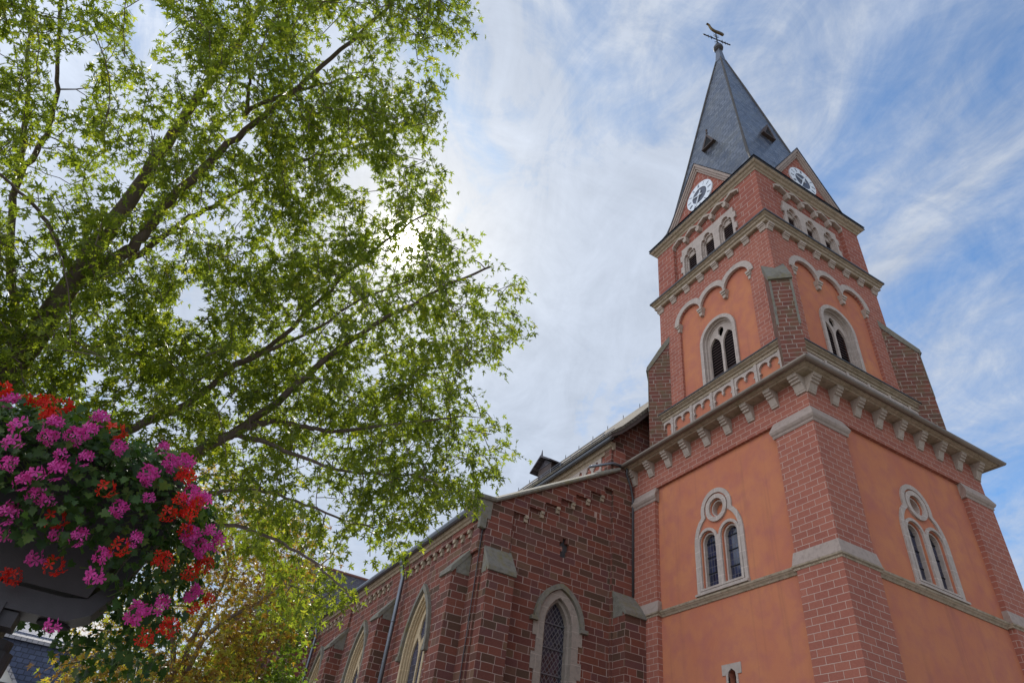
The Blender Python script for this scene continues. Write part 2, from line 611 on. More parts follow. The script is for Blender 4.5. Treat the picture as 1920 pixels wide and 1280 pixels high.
# --- lower stage: stucco panels
LW = []
for sgn in (-1, 1):
    LW.append(round_arch(3.6 + sgn * .40, .275, 8.17, 9.45))
slit = [(3.7, 5.2)] + [(3.7, 5.98), (3.68, 6.08), (3.62, 6.12), (3.57, 6.16), (3.52, 6.12), (3.46, 6.08), (3.44, 5.98)] + [(3.44, 5.2)]
for i, fr in enumerate(FACES[:3]):
    mb = MB()
    holes = list(LW)
    holes.append(arc(3.58, 10.32, .25, 0, 345, 20))
    if i == 1:
        holes.append(slit)
    e0 = .35 if i == 0 else .61
    mb.plate(fr, [(e0, 0.02), (S - e0, 0.02), (S - e0, 12.3), (e0, 12.3)], holes, -.6, -.1)
    part('tower_wall', mb, M['stucco'])
mb = MB()
mb.box(.75, S - .75, .75, S - .75, .02, 12.3)
part('tower_core', mb, M['dark'])

# windows of the lower stage
def hood(c, off):
    """clover-leaf outline: round head on two shoulders"""
    R = .585 + off
    zc = 10.31
    hw = .91 + off
    right = [(c + hw, 8.10), (c + hw, 9.40)]
    # shoulder: quarter curve from jamb up to the neck
    nk = .585 + off * 1.02
    for i in range(1, 8):
        t = i / 7
        a = rad(62 * t)
        right.append((c + hw - (hw - nk) * (1 - math.cos(a)) / (1 - math.cos(rad(62))), 9.40 + (10.17 - 9.40 + off * .45) * math.sin(a) / math.sin(rad(62))))
    a0 = math.degrees(math.asin(max(-.9, min(.9, (10.19 + off * .35 - zc) / R))))
    right += arc(c, zc, R, a0, 90, 9)
    return right + [(2 * c - u, z) for u, z in reversed(right[:-1])]


for i, fr in enumerate(FACES[:3]):
    c = 3.6
    mb = MB()
    mb.plate(fr, hood(c, 0), [hood(c, -.13)[1:-1] + [(c - .80, 8.14), (c + .80, 8.14)]], -.12, -.055)
    # twin-light surround
    outer = [(c + .78, 8.15), (c + .78, 9.45)] + arc(c + .40, 9.45, .38, 0, 168, 12) + arc(c - .40, 9.45, .38, 12, 180, 12) + [(c - .78, 8.15)]
    mb.plate(fr, outer, [round_arch(c + s * .40, .30, 8.2, 9.45) for s in (-1, 1)], -.12, -.045)
    for s in (-1, 1):
        o2 = round_arch(c + s * .40, .272, 8.18, 9.45)
        i2 = round_arch(c + s * .40, .225, 8.24, 9.45)
        mb.plate(fr, o2, [i2], -.30, -.15)
    # roundel
    cc = 3.58
    mb.plate(fr, arc(cc, 10.31, .40, 0, 351, 39), [arc(cc, 10.31, .27, 0, 348, 29)], -.12, -.04)
    mb.plate(fr, arc(cc, 10.31, .249, 0, 348, 29), [arc(cc, 10.31, .205, 0, 345, 23)], -.3, -.14)
    along(mb, fr, c - .93, c + .93, [(-.2, 8.02), (.02, 8.02), (.02, 8.07), (-.2, 8.19)])
    w = part('window', mb, M['stone'])
    for s in (-1, 1):
        mb = MB()
        mb.plate(fr, round_arch(c + s * .40, .26, 8.19, 9.45), [], -.29, -.255)
        part('pane', mb, M['pane'], w)
    for s in (-1, 1):
        for zb in (8.62, 9.06, 9.46):
            mb = MB()
            mb.plate(fr, [(c + s * .4 - .23, zb), (c + s * .4 + .23, zb), (c + s * .4 + .23, zb + .022), (c + s * .4 - .23, zb + .022)], [], -.26, -.235)
            part('saddle_bar', mb, M['iron'], w)
    mb = MB()
    mb.plate(fr, arc(cc, 10.31, .24, 0, 345, 23), [], -.34, -.30)
    part('roundel_infill', mb, M['stucco'], w)
# slit window on the left face
fr = FACES[1]
mb = MB()
mb.plate(fr, [(3.26, 5.98), (3.88, 5.98), (3.88, 6.26), (3.26, 6.26)], [], -.105, -.07) if False else None
mb.plate(fr, [(3.38, 5.1), (3.38, 6.02), (3.26, 6.02), (3.26, 6.26), (3.88, 6.26), (3.88, 6.02), (3.76, 6.02), (3.76, 5.1)][::-1], [slit[1:-1] + [(3.44, 5.2), (3.7, 5.2)]], -.15, -.08)
sw = part('slit_window', mb, M['stone'])
mb = MB()
mb.plate(fr, [(3.4, 5.15), (3.74, 5.15), (3.74, 6.2), (3.4, 6.2)], [], -.36, -.32)
part('pane', mb, M['dark'], sw)

# corner pilasters, two heights
def corner_L(mb, k, z0, z1, p, pw, ins=.3):
    f = CORN[k]
    pl = [(-p, -p), (pw, -p), (pw, ins), (ins, ins), (ins, pw), (-p, pw)]
    pts = [f(*q) for q in pl]
    mb.sweep([[(x, y, z0) for x, y in pts], [(x, y, z1) for x, y in pts]])


for k in range(4):
    mb = MB()
    corner_L(mb, k, 8.03, 11.48, .04, 1.15)
    part('corner_pilaster', mb, M['paint_brick'], uvoff=.07 * k)
    mb = MB()
    corner_L(mb, k, .02, 7.92, .065, 1.15)
    part('corner_pilaster', mb, M['paint_brick'], uvoff=.1 + .07 * k)


def cornerL_sweep(mb, k, ue, prof):
    f = CORN[k]
    r0 = [(*f(-d, ue + max(0, d) * .6), z) for d, z in prof]
    r1 = [(*f(-d, -d), z) for d, z in prof]
    r2 = [(*f(ue + max(0, d) * .6, -d), z) for d, z in prof]
    mb.sweep([r0, r1, r2])


for k in range(4):
    mb = MB()
    cornerL_sweep(mb, k, 1.19, [(-.12, 11.36), (.055, 11.36), (.075, 11.40), (.06, 11.43), (.10, 11.47), (.13, 11.53), (.13, 11.56), (.004, 11.84), (-.12, 11.84)])
    part('pilaster_cap', mb, M['cap'])
    mb = MB()
    cornerL_sweep(mb, k, 1.17, [(-.12, 7.945), (.10, 7.945), (.105, 7.96), (.045, 8.27), (-.12, 8.27)])
    part('pilaster_weathering', mb, M['cap'])
# string course
mb = MB()
for k in range(4):
    cornerL_sweep(mb, k, 1.18, [(-.12, 7.84), (.075, 7.84), (.085, 7.865), (.075, 7.885), (.115, 7.91), (.12, 7.943), (-.12, 7.943)])
for fr in FACES[:3]:
    along(mb, fr, 1.19, S - 1.19, [(-.12, 7.82), (-.07, 7.82), (-.05, 7.86), (-.03, 7.88), (.02, 7.93), (.03, 7.97), (-.12, 8.05)])
part('string_course', mb, M['trim'])

# frieze wall above the panels
mb = MB()
ring3(mb, [(-.5, 11.81), (0, 11.81), (0, 12.80), (-.5, 12.80)], S + .02)
part('frieze', mb, M['paint_brick'])
# corbels: stepped, one mesh each
cprof = [(-.02, 12.27), (.05, 12.28), (.055, 12.32), (.07, 12.33), (.15, 12.52), (.20, 12.525), (.215, 12.56), (.20, 12.59),
         (.255, 12.60), (.27, 12.635), (.255, 12.66), (.30, 12.67), (.315, 12.71), (.315, 12.765), (-.02, 12.765)]
for i, fr in enumerate(FACES[:3]):
    for k in range(9):
        uc = .155 + k * (S - .31) / 8
        hw = .115
        u0, u1 = uc - hw, uc + hw
        mb = MB()
        if k == 0:
            along(mb, fr, -.0, u1 + .02, cprof)
        else:
            along(mb, fr, u0, u1, cprof)
        part('corbel', mb, M['corbel'])
# cornice and gutter
mb = MB()
ring3(mb, [(-.3, 12.745), (.30, 12.745), (.33, 12.77), (.38, 12.775), (.43, 12.80), (.45, 12.83), (.45, 12.87), (-.3, 12.95)], S + .02)
part('cornice', mb, M['trim'])
mb = MB()
g = [(.44, 12.90), (.445, 12.83), (.475, 12.80), (.52, 12.79), (.565, 12.805), (.595, 12.84), (.605, 12.885), (.585, 12.90), (.57, 12.87), (.52, 12.835), (.47, 12.86), (.465, 12.9)]
ring3(mb, g, S - .02)
part('gutter', mb, M['brownzinc'], smooth=False)
mb = MB()
ring3(mb, [(.40, 12.96), (.40, 12.93), (-.6, 13.05), (-.6, 13.3)], S - .05)
part('skirt_roof', mb, M['lead'])

# --- blind gallery below the bell stage
mb = MB()
ring(mb, [(-1.0, 12.9), (-.64, 12.9), (-.64, 14.62), (-1.0, 14.62)])
part('gallery_wall', mb, M['stucco'])
mb = MB()


def trefoil_open(c, hw, z0, zt):
    """wide opening whose head is two lobes with a cusp hanging between them"""
    r = hw * .5
    pts = [(c + hw, z0), (c + hw, zt - .36), (c + hw - .07, zt - .33)]
    pts += arc(c + r * .98, zt - r, r, -25, 150, 9)
    pts += [(c + .05, zt - r * .9), (c + .02, zt - r * 1.1), (c, zt - r * 1.35), (c - .02, zt - r * 1.1), (c - .05, zt - r * .9)]
    pts += arc(c - r * .98, zt - r, r, 30, 205, 9)
    pts += [(c - hw + .07, zt - .33), (c - hw, zt - .36), (c - hw, z0)]
    return pts


for fr in FACES:
    hs = []
    for k in range(6):
        c = 1.0 + .9 / 2 + k * .945 - .01
        hs.append(trefoil_open(c + .02, .385, 13.35, 14.50))
    mb.plate(fr, [(.96, 13.1), (6.68, 13.1), (6.68, 14.61), (.96, 14.61)], hs, -.66, -.56)
    for k in range(7):
        uc = 1.0 + k * .945
        mb.plate(fr, [(uc - .05, 13.15), (uc + .05, 13.15), (uc + .05, 14.59), (uc - .05, 14.59)], [], -.561, -.525)
part('tracery_gallery', mb, M['stone'])
mb = MB()
ring(mb, [(-.9, 14.60), (-.535, 14.60), (-.515, 14.66), (-.535, 14.685), (-.575, 14.70), (-.575, 14.74), (-.525, 14.755), (-.50, 14.79), (-.525, 14.815), (-.55, 14.825), (-.50, 14.85), (-.46, 14.87), (-.45, 14.93), (-.74, 15.12), (-.9, 15.12)])
part('gallery_moulding', mb, M['trim'])
mb = MB()
ring(mb, [(-.7, 14.945), (-.425, 14.905), (-.425, 14.945), (-.7, 15.115)])
part('lead_flashing', mb, M['lead'])

# --- bell stage
D2 = -.78
C2 = 3.57
mid = [2.38, 3.57, 4.76]
zs2, ra = 18.70, .565
pan = [(5.33, 15.0)]
pan += [(5.33, zs2)] + arc(4.75, zs2, .58, 0, 180, 12)[1:] + [(4.15, zs2)] + arc(3.57, zs2, .58, 0, 180, 12)[1:] + [(2.97, zs2)] + arc(2.39, zs2, .58, 0, 180, 12)[1:] + [(1.81, 15.0)]
# clean duplicate points
def dd(p):
    r = []
    for q in p:
        if not r or abs(q[0] - r[-1][0]) + abs(q[1] - r[-1][1]) > 1e-4:
            r.append(q)
    return r


pan = dd(pan)
st2_hole = round_arch(C2, .66, 15.15, 17.05)
for i, fr in enumerate(FACES):
    mb = MB()
    e0 = .78 if i in (0, 3) else 1.301
    mb.plate(fr, [(e0, 14.9), (S - e0, 14.9), (S - e0, 20.35), (e0, 20.35)], [[(u, max(z, 14.95)) for u, z in pan]], -1.3, D2)
    part('bell_stage_wall', mb, M['paint_brick'], uvoff=.11 * i)
    mb = MB()
    mb.plate(fr, [(1.6, 14.96), (5.55, 14.96), (5.55, 19.7), (1.6, 19.7)], [round_arch(C2, .74, 15.1, 17.05)], -1.25, -.88)
    part('bell_stage_panel', mb, M['stucco'])
    # round-arched blind arcade
    mb = MB()
    for c in mid:
        cc = c
        outer = arc(cc, zs2, .80, 0, 180, 16)
        inner = arc(cc, zs2, .575, 180, 0, 16)
        # clip neighbours at the mid line between arches
        lim0 = cc - .595 if c != mid[0] else cc - .81
        lim1 = cc + .595 if c != mid[-1] else cc + .81
        pts = [(min(max(u, lim0), lim1), z) for u, z in outer]
        pts = [(u, z) for u, z in pts] + inner
        mb.plate(fr, dd(pts), [], -.83, -.735)
    part('arcade', mb, M['stone'])
    for k, uc in enumerate((1.79, 2.975, 4.165, 5.35)):
        mb = MB()
        hw = .14 if k in (1, 2) else .11
        for (z0, z1, q, d) in ((18.60, 18.70, 1.0, -.68), (18.52, 18.60, .82, -.71), (18.36, 18.52, .55, -.75)):
            mb.plate(fr, [(uc - hw * q * .75, z0), (uc + hw * q * .75, z0), (uc + hw * q, z1), (uc - hw * q, z1)], [], -.90, d)
        part('pendant_corbel', mb, M['corbel'])
    # bell window
    mb = MB()
    mb.plate(fr, round_arch(C2, .84, 15.08, 17.05, 20), [round_arch(C2, .70, 15.16, 17.05, 20)], -.92, -.815)
    mb.plate(fr, round_arch(C2, .735, 15.10, 17.05, 20), [round_arch(C2, .65, 15.17, 17.05, 20)], -1.00, -.925)
    mb.plate(fr, round_arch(C2, .68, 15.12, 17.05, 20), [round_arch(C2, .60, 15.18, 17.05, 20)], -1.12, -1.005)
    w = part('bell_window', mb, M['stone'])
    mb = MB()
    l1 = [pointed(C2 + s * .315, .265, 15.2, 16.72, 17.22) for s in (-1, 1)]
    top = [(C2, 17.10), (C2 + .13, 17.30), (C2 + .12, 17.46), (C2, 17.56), (C2 - .12, 17.46), (C2 - .13, 17.30)]
    mb.plate(fr, round_arch(C2, .60, 15.19, 17.05, 20), l1 + [top], -1.10, -1.03)
    part('tracery', mb, M['stone'], w)
    mb = MB()
    for s in (-1, 1):
        for k in range(17):
            z = 15.22 + k * .12
            a = fr(C2 + s * .315 - .28, -1.19, z)
            mb.sweep([[fr(C2 + s * .315 - .28, -1.11, z), fr(C2 + s * .315 - .28, -1.11, z - .025), fr(C2 + s * .315 - .28, -1.23, z + .09), fr(C2 + s * .315 - .28, -1.23, z + .115)],
                      [fr(C2 + s * .315 + .28, -1.11, z), fr(C2 + s * .315 + .28, -1.11, z - .025), fr(C2 + s * .315 + .28, -1.23, z + .09), fr(C2 + s * .315 + .28, -1.23, z + .115)]])
    part('louvre', mb, M['louvre'], w)
mb = MB()
mb.box(1.5, S - 1.5, 1.5, S - 1.5, 13, 23)
part('tower_core', mb, M['dark'])

# diagonal buttresses on the four corners
for k, (D, sname) in enumerate(((.55, 0), (.60, 0), (.49, 0), (.6, 0))):
    f = CORN[k]
    hw = .325
    r2 = math.sqrt(.5)

    def loc(t, s, z, f=f):
        # t outward along the diagonal from the wall corner, s sideways
        a = .78 - t * r2 + s * r2
        b = .78 - t * r2 - s * r2
        return (*f(a, b), z)

    mb = MB()
    prof = [(-.4, 12.95), (D, 12.95), (D, 16.95), (.0, 17.80), (-.4, 18.3)]
    mb.sweep([[loc(t, -hw, z) for t, z in prof], [loc(t, hw, z) for t, z in prof]])
    # shallow inset weathered panel on the front
    part('diagonal_buttress', mb, M['old_brick'])
    b = bpy.data.objects[-1] if False else None
    mb = MB()
    cap = [(-.38, 18.62), (.02, 18.02), (D + .05, 17.10), (D + .06, 16.97), (D - .0, 16.94), (D - .05, 17.0), (.0, 17.72), (-.38, 18.3)]
    mb.sweep([[loc(t, -hw - .03, z) for t, z in cap], [loc(t, hw + .03, z) for t, z in cap]])
    # little gablet on the front
    mb.add([loc(D + .075, -hw - .03, 16.95), loc(D + .075, hw + .03, 16.95), loc(D + .075, 0, 17.27), loc(D - .25, 0, 17.55), loc(D + .02, -hw - .03, 17.10), loc(D + .02, hw + .03, 17.10), loc(D - .02, -hw, 16.95), loc(D - .02, hw, 16.95)],
           [(0, 1, 2), (0, 2, 3, 4), (1, 5, 3, 2), (4, 3, 5, 7, 6), (0, 4, 6), (1, 7, 5), (0, 6, 7, 1)])
    part('buttress_cap', mb, M['mossy'])
    mb = MB()
    for s in (-1, 1):
        pts = [(D - .012, 15.1), (D + .012, 15.1), (D + .012, 16.95), (D - .012, 16.95)]
        mb.sweep([[loc(t, s * (hw - .055), z) for t, z in pts], [loc(t, s * (hw + .012), z) for t, z in pts]])
    part('buttress_quoin', mb, M['mossy'])

# cornice above the bell stage, with its corbels
c2prof = [(-.02 - .78, 20.02), (-.74, 20.03), (-.735, 20.07), (-.69, 20.16), (-.66, 20.165), (-.65, 20.21), (-.62, 20.22), (-.61, 20.30), (-.80, 20.30)]
for fr in FACES:
    for k in range(8):
        uc = .78 + .13 + k * (S - 1.56 - .26) / 7
        mb = MB()
        along(mb, fr, (uc - .13) if k else .78 - .0, uc + .13, c2prof)
        part('corbel', mb, M['corbel'])
mb = MB()
ring(mb, [(-1.2, 20.28), (-.66, 20.28), (-.63, 20.31), (-.63, 20.36), (-.67, 20.38), (-.67, 20.41), (-.60, 20.44), (-.575, 20.49), (-.60, 20.53), (-.63, 20.54), (-.56, 20.57), (-.525, 20.60), (-.52, 20.65), (-.79, 20.80), (-1.2, 20.80)])
part('cornice', mb, M['trim'])
mb = MB()
ring(mb, [(-.7, 20.71), (-.495, 20.60), (-.495, 20.675), (-.7, 20.79)])
part('lead_flashing', mb, M['lead'])

# --- top stage
z3s = 23.02
def five_arches():
    n = 5
    L, Rr = 1.66, 5.42
    w = (Rr - L) / n
    pts = [(Rr, 20.6), (Rr, z3s)]
    for i in reversed(range(n)):
        a, b = L + i * w, L + (i + 1) * w
        c = (a + b) / 2
        pts += [(b - .02, z3s + .05), (b - .05, z3s + .18), (c + .10, z3s + .27), (c, z3s + .32), (c - .10, z3s + .27), (a + .05, z3s + .18), (a + .02, z3s + .05)]
        pts += [(a, z3s)]
    return dd(pts + [(L, 20.6)]), L, w


p3, L3, w3 = five_arches()
for i, fr in enumerate(FACES):
    mb = MB()
    e0 = .78 if i in (0, 3) else 1.201
    mb.plate(fr, [(e0, 20.5), (S - e0, 20.5), (S - e0, 23.6), (e0, 23.6)], [p3[:0] + [(u, max(z, 20.55)) for u, z in p3]], -1.2, D2)
    part('top_stage_wall', mb, M['paint_brick_big'], uvoff=.13 * i)
    mb = MB()
    mb.plate(fr, [(1.5, 20.56), (5.6, 20.56), (5.6, 23.5), (1.5, 23.5)], [trefoil_head(C2 + s * .985, .36, 20.7, 22.0, 22.45) for s in (-1, 0, 1)], -1.15, -.92)
    part('top_stage_panel', mb, M['paint_brick_big'], uvoff=.2)
    # stone arch trims over the five small arches
    mb = MB()
    for j in range(5):
        a, b = L3 + j * w3, L3 + (j + 1) * w3
        c = (a + b) / 2
        inn = [(b - .02, z3s + .0), (b - .05, z3s + .16), (c + .10, z3s + .25), (c, z3s + .30), (c - .10, z3s + .25), (a + .05, z3s + .16), (a + .02, z3s)]
        out = [(a, z3s), (a, z3s + .2), (c - .16, z3s + .36), (c, z3s + .42), (c + .16, z3s + .36), (b, z3s + .2), (b, z3s)]
        mb.plate(fr, out[::-1] + inn[::-1], [], -.91, -.74)
    for j in range(1, 5):
        uc = L3 + j * w3
        mb.plate(fr, [(uc - .06, z3s - .16), (uc + .06, z3s - .16), (uc + .1, z3s - .02), (uc + .1, z3s + .06), (uc - .1, z3s + .06), (uc - .1, z3s - .02)], [], -.92, -.72)
    part('arcade', mb, M['corbel'])
    # the row of three bell openings in one stone surround
    mb = MB()
    edge_r = [(5.10, 20.75)]
    z = 20.75
    k = 0
    while z < 22.55:
        uu = 5.10 if k % 2 == 0 else 5.00
        edge_r += [(uu, z), (uu, min(z + .32, 22.66))]
        z += .32
        k += 1
    er = dd(edge_r)
    outer = er + [(2 * C2 - u, z) for u, z in reversed(er)]
    mb.plate(fr, outer, [trefoil_head(C2 + s * .985, .345, 20.8, 22.02, 22.46) for s in (-1, 0, 1)], -.93, -.845)
    for s in (-1, 0, 1):
        cc = C2 + s * .985
        mb.plate(fr, trefoil_head(cc, .40, 20.72, 22.02, 22.5), [trefoil_head(cc, .30, 20.8, 21.98, 22.36)], -.99, -.935)
        mb.plate(fr, [(cc - .34, 20.76), (cc + .34, 20.76), (cc + .34, 22.5), (cc - .34, 22.5)], [[(cc + .24, 20.8), (cc + .24, 22.10), (cc - .24, 22.10), (cc - .24, 20.8)]], -1.05, -.995)
    w = part('triple_window', mb, M['stone'])
    for s in (-1, 0, 1):
        cc = C2 + s * .985
        mb = MB()
        for k in range(11):
            z = 20.82 + k * .12
            mb.sweep([[fr(cc - .25, -1.045, z), fr(cc - .25, -1.045, z - .025), fr(cc - .25, -1.15, z + .09), fr(cc - .25, -1.15, z + .115)],
                      [fr(cc + .25, -1.045, z), fr(cc + .25, -1.045, z - .025), fr(cc + .25, -1.15, z + .09), fr(cc + .25, -1.15, z + .115)]])
        part('louvre', mb, M['louvre'], w)
mb = MB()
ring(mb, [(-1.2, 23.45), (-.76, 23.45), (-.74, 23.50), (-.76, 23.52), (-.74, 23.54), (-.68, 23.57), (-.64, 23.62), (-.67, 23.645), (-.65, 23.66), (-.59, 23.68), (-.55, 23.73), (-.53, 23.79), (-.79, 23.93), (-1.2, 23.93)])
part('cornice', mb, M['trim'])
mb = MB()
ring(mb, [(-.75, 23.86), (-.515, 23.765), (-.515, 23.795), (-.75, 23.915)])
part('lead_flashing', mb, M['lead'])

# --- gables with clocks
GA = 27.0
GU0, GU1, GZ0 = 1.62, 5.58, 23.86
NUM = ['XII', 'I', 'II', 'III', 'IV', 'V', 'VI', 'VII', 'VIII', 'IX', 'X', 'XI']


def numeral_strokes(txt):
    """strokes in a unit box: list of ((x0,y0),(x1,y1)), and the width of the word"""
    x = 0
    out = []
    for ch in txt:
        if ch == 'I':
            out.append(((x + .12, 0), (x + .12, 1)))
            x += .26
        elif ch == 'V':
            out += [((x, 1), (x + .25, 0)), ((x + .25, 0), (x + .5, 1))]
            x += .56
        else:
            out += [((x, 0), (x + .5, 1)), ((x + .5, 0), (x, 1))]
            x += .56
    return out, x


def bar2(mb, fr, a, b, w, d0, d1, w2=None):
    w2 = w if w2 is None else w2
    dx, dz = b[0] - a[0], b[1] - a[1]
    l = math.hypot(dx, dz)
    nx, nz = -dz / l, dx / l
    mb.plate(fr, [(a[0] - nx * w / 2, a[1] - nz * w / 2), (b[0] - nx * w2 / 2, b[1] - nz * w2 / 2), (b[0] + nx * w2 / 2, b[1] + nz * w2 / 2), (a[0] + nx * w / 2, a[1] + nz * w / 2)], [], d0, d1)


for i, fr in enumerate(FACES):
    gc = 3.60
    mb = MB()
    mb.plate(fr, [(GU0 + .12, GZ0), (GU1 - .12, GZ0), (gc, GA - .12)], [], -1.1, -.76)
    gb = part('gable', mb, M['paint_brick_big'], uvoff=.17 * i)
    mb = MB()
    wdt = .27
    for s in (-1, 1):
        foot = GU1 if s > 0 else GU0
        dx, dz = gc - foot, GA - GZ0
        l = math.hypot(dx, dz)
        nx = dz / l * (-s)
        nz = -abs(dx) / l
        for (a, b, d) in ((0.0, .10, -.60), (.10, .19, -.65), (.19, wdt, -.70)):
            q = [(foot + nx * a * 1.0, GZ0), (gc, GA - a * l / abs(dx)), (gc, GA - b * l / abs(dx)), (foot - s * b * l / dz, GZ0)]
            q[0] = (foot - s * a * l / dz, GZ0)
            mb.plate(fr, q, [], -.95, d)
    part('gable_coping', mb, M['timber'] if False else M['cap'], gb)
    mb = MB()
    mb.plate(fr, [(GU0 - .05, GZ0 + .02), (GU1 + .05, GZ0 + .02), (gc, GA + .06)], [], -2.6, -.97)
    for s in (-1, 1):
        foot = GU1 if s > 0 else GU0
        mb.plate(fr, [(foot + s * .055, GZ0 + .03), (gc, GA + .075), (gc, GA + .02), (foot + s * .01, GZ0 + .03)], [], -.98, -.57)
    part('gable_roof', mb, M['slate'], gb)
    # clock
    cz, cu = 24.82, 3.58
    mb = MB()
    mb.plate(fr, arc(cu, cz, .74, 0, 354, 59), [arc(cu, cz, .42, 0, 351, 39)], -.77, -.70)
    ck = part('clock', mb, M['white'])
    mb = MB()
    mb.plate(fr, arc(cu, cz, .45, 0, 351, 39), [], -.77, -.72)
    part('clock_centre', mb, M['dial'], ck)
    mb = MB()
    mir = 1 if i in (0, 3) else -1      # left-hand faces run the other way
    if i == 3:
        mir = -1
    if i == 2:
        mir = 1
    for h, t in enumerate(NUM):
        st, wd = numeral_strokes(t)
        th = rad(90 - 30 * h)
        for a, b in st:
            pp = []
            for x, y in (a, b):
                sxx = (x - wd / 2) * .085
                rr = .50 + y * .18
                pu = rr * math.cos(th) + sxx * math.sin(th)
                pz = rr * math.sin(th) - sxx * math.cos(th)
                pp.append((cu + mir * pu, cz + pz))
            bar2(mb, fr, pp[0], pp[1], .013, -.71, -.692)
    part('clock_numerals', mb, M['numeral'], ck)
    mb = MB()
    for ang, ln, tail in ((204, .60, .24), (286, .38, .14)):
        a = rad(90 - ang)
        d = (mir * math.cos(a), math.sin(a))
        bar2(mb, fr, (cu - d[0] * tail, cz - d[1] * tail), (cu + d[0] * ln, cz + d[1] * ln), .06, -.70, -.66 if ang < 250 else -.675, .035)
    mb.plate(fr, arc(cu, cz, .07, 0, 330, 11), [], -.70, -.65)
    part('clock_hands', mb, M['white'] if i else M['white'], ck)

# --- spire
mb = MB()
sp = [(.50, 23.90), (.70, 24.10), (.88, 24.36), (1.10, 24.92), (1.34, 25.85), (1.86, 29.25), (2.90, 36.1), (3.42, 39.5)]
rings = [[(q, q, z), (S - q, q, z), (S - q, S - q, z), (q, S - q, z)] for q, z in sp]
mb.sweep(rings)
part('spire', mb, M['slate'])
mb = MB()
for k in range(4):
    f = CORN[k]
    mb.tube([(*f(q - .0, q - .0), z) for q, z in sp[1:]], [.045 + .02 * (i_ % 2) for i_ in range(len(sp) - 1)], 6)
part('spire_hip', mb, mat_plain('mossy_hip_slates', (.075, .066, .058), .8, 0, .5, 2.5))
mb = MB()
mb.sweep([[(3.6 + a * r, 3.6 + b * r, z) for a, b in ((-1, -1), (1, -1), (1, 1), (-1, 1))] for r, z in ((.205, 39.4), (.12, 40.8), (.11, 40.9))])
part('spire_cap', mb, M['zinc'])
# small lucarnes on the spire
for i, fr in enumerate(FACES):
    z0 = 29.65
    q = 1.36 + (z0 - 25.9) * .1525
    c = 3.72
    mb = MB()
    rr = [[fr(c - .36, -q + .16, z0), fr(c + .36, -q + .16, z0), fr(c, -q + .16, z0 + .86)], [fr(c - .36, -q - .5, z0), fr(c + .36, -q - .5, z0), fr(c, -q - .5, z0 + .86)]]
    mb.sweep(rr)
    lu = part('lucarne', mb, M['dark'])
    mb = MB()
    for s in (-1, 1):
        mb.plate(fr, [(c + s * .40, z0 - .06), (c + s * .28, z0 - .06), (c, z0 + .66), (c, z0 + .88)], [], -q - .5, -q + .19)
    mb.plate(fr, [(c - .40, z0 - .08), (c + .40, z0 - .08), (c + .36, z0 - .02), (c - .36, z0 - .02)], [], -q - .3, -q + .18)
    if i == 1:
        mb.plate(fr, [(c - .035, z0 + .93), (c + .035, z0 + .93), (c + .02, z0 + 1.2), (c - .02, z0 + 1.2)], [], -q + .1, -q + .16)
        mb.lathe((fr(c, -q + .13, 0)[0], fr(c, -q + .13, 0)[1], z0 + 1.2), [(.01, -.05), (.055, 0), (.055, .05), (.01, .1)], 8)
    part('lucarne_roof', mb, M['timber'], lu)
# weather vane
mb = MB()
mb.lathe((3.6, 3.6, 41.05), [(.10, -.30), (.20, -.26), (.19, -.20), (.27, -.12), (.29, 0), (.27, .12), (.20, .2), (.21, .25), (.06, .30)], 14)
vane = part('weather_vane', mb, M['lead'], smooth=False)
mb = MB()
mb.tube([(3.6, 3.6, 41.3), (3.6, 3.6, 43.15)], [.045, .03], 8)
ax = Vector((math.cos(rad(-12)), math.sin(rad(-12)), 0))
cz = 42.15
P0 = Vector((3.6, 3.6, cz))
mb.tube([P0 - ax * .82, P0 + ax * .82], .035, 6)
for s in (-1, 1):
    for t, l in ((.25, .26), (.48, .2), (.68, .13)):
        for v in (-1, 1):
            b = P0 + ax * s * t
            mb.tube([b, b + ax * s * l * .55 + Vector((0, 0, v * l * .5)), b + ax * s * l * .5 + Vector((0, 0, v * l))], [.028, .022, .012], 5)
    mb.tube([P0 + ax * s * .8, P0 + ax * s * .87, P0 + ax * s * .95], [.02, .055, .01], 6)
for v in (-1, 1):
    for t in (.28, .48):
        for s in (-1, 1):
            b = P0 + Vector((0, 0, v * t))
            mb.tube([b, b + ax * s * .12 + Vector((0, 0, v * .05)), b + ax * s * .2 + Vector((0, 0, v * .12))], [.022, .018, .01], 5)
part('vane_cross', mb, M['iron'], vane)
# cockerel: side outline with body thickness
ck_out = [(.05, 0), (.16, .03), (.36, .02), (.50, -.03), (.60, .06), (.58, .16), (.50, .24), (.34, .27), (.18, .26), (.02, .24), (-.12, .26), (-.24, .36), (-.33, .50), (-.36, .66), (-.44, .76), (-.56, .80), (-.60, .77), (-.48, .72), (-.42, .60), (-.40, .44), (-.34, .28), (-.24, .14), (-.10, .05)]
b2 = Vector((-ax.y, ax.x, 0))
mb = MB()
mb.plate(lambda u, d, z: tuple(Vector((3.6, 3.6, 43.08)) + ax * u * .95 + b2 * d + Vector((0, 0, z * .95))), ck_out, [], -.06, .06)
part('cockerel', mb, M['gold'], vane)

# ------------------------------------------------------------------ church: aisle, nave, transept
YE = 7.22
XW = -5.28
end = lambda u, d, z: (u, YE - d, z)
side = lambda u, d, z: (XW - d, u, z)
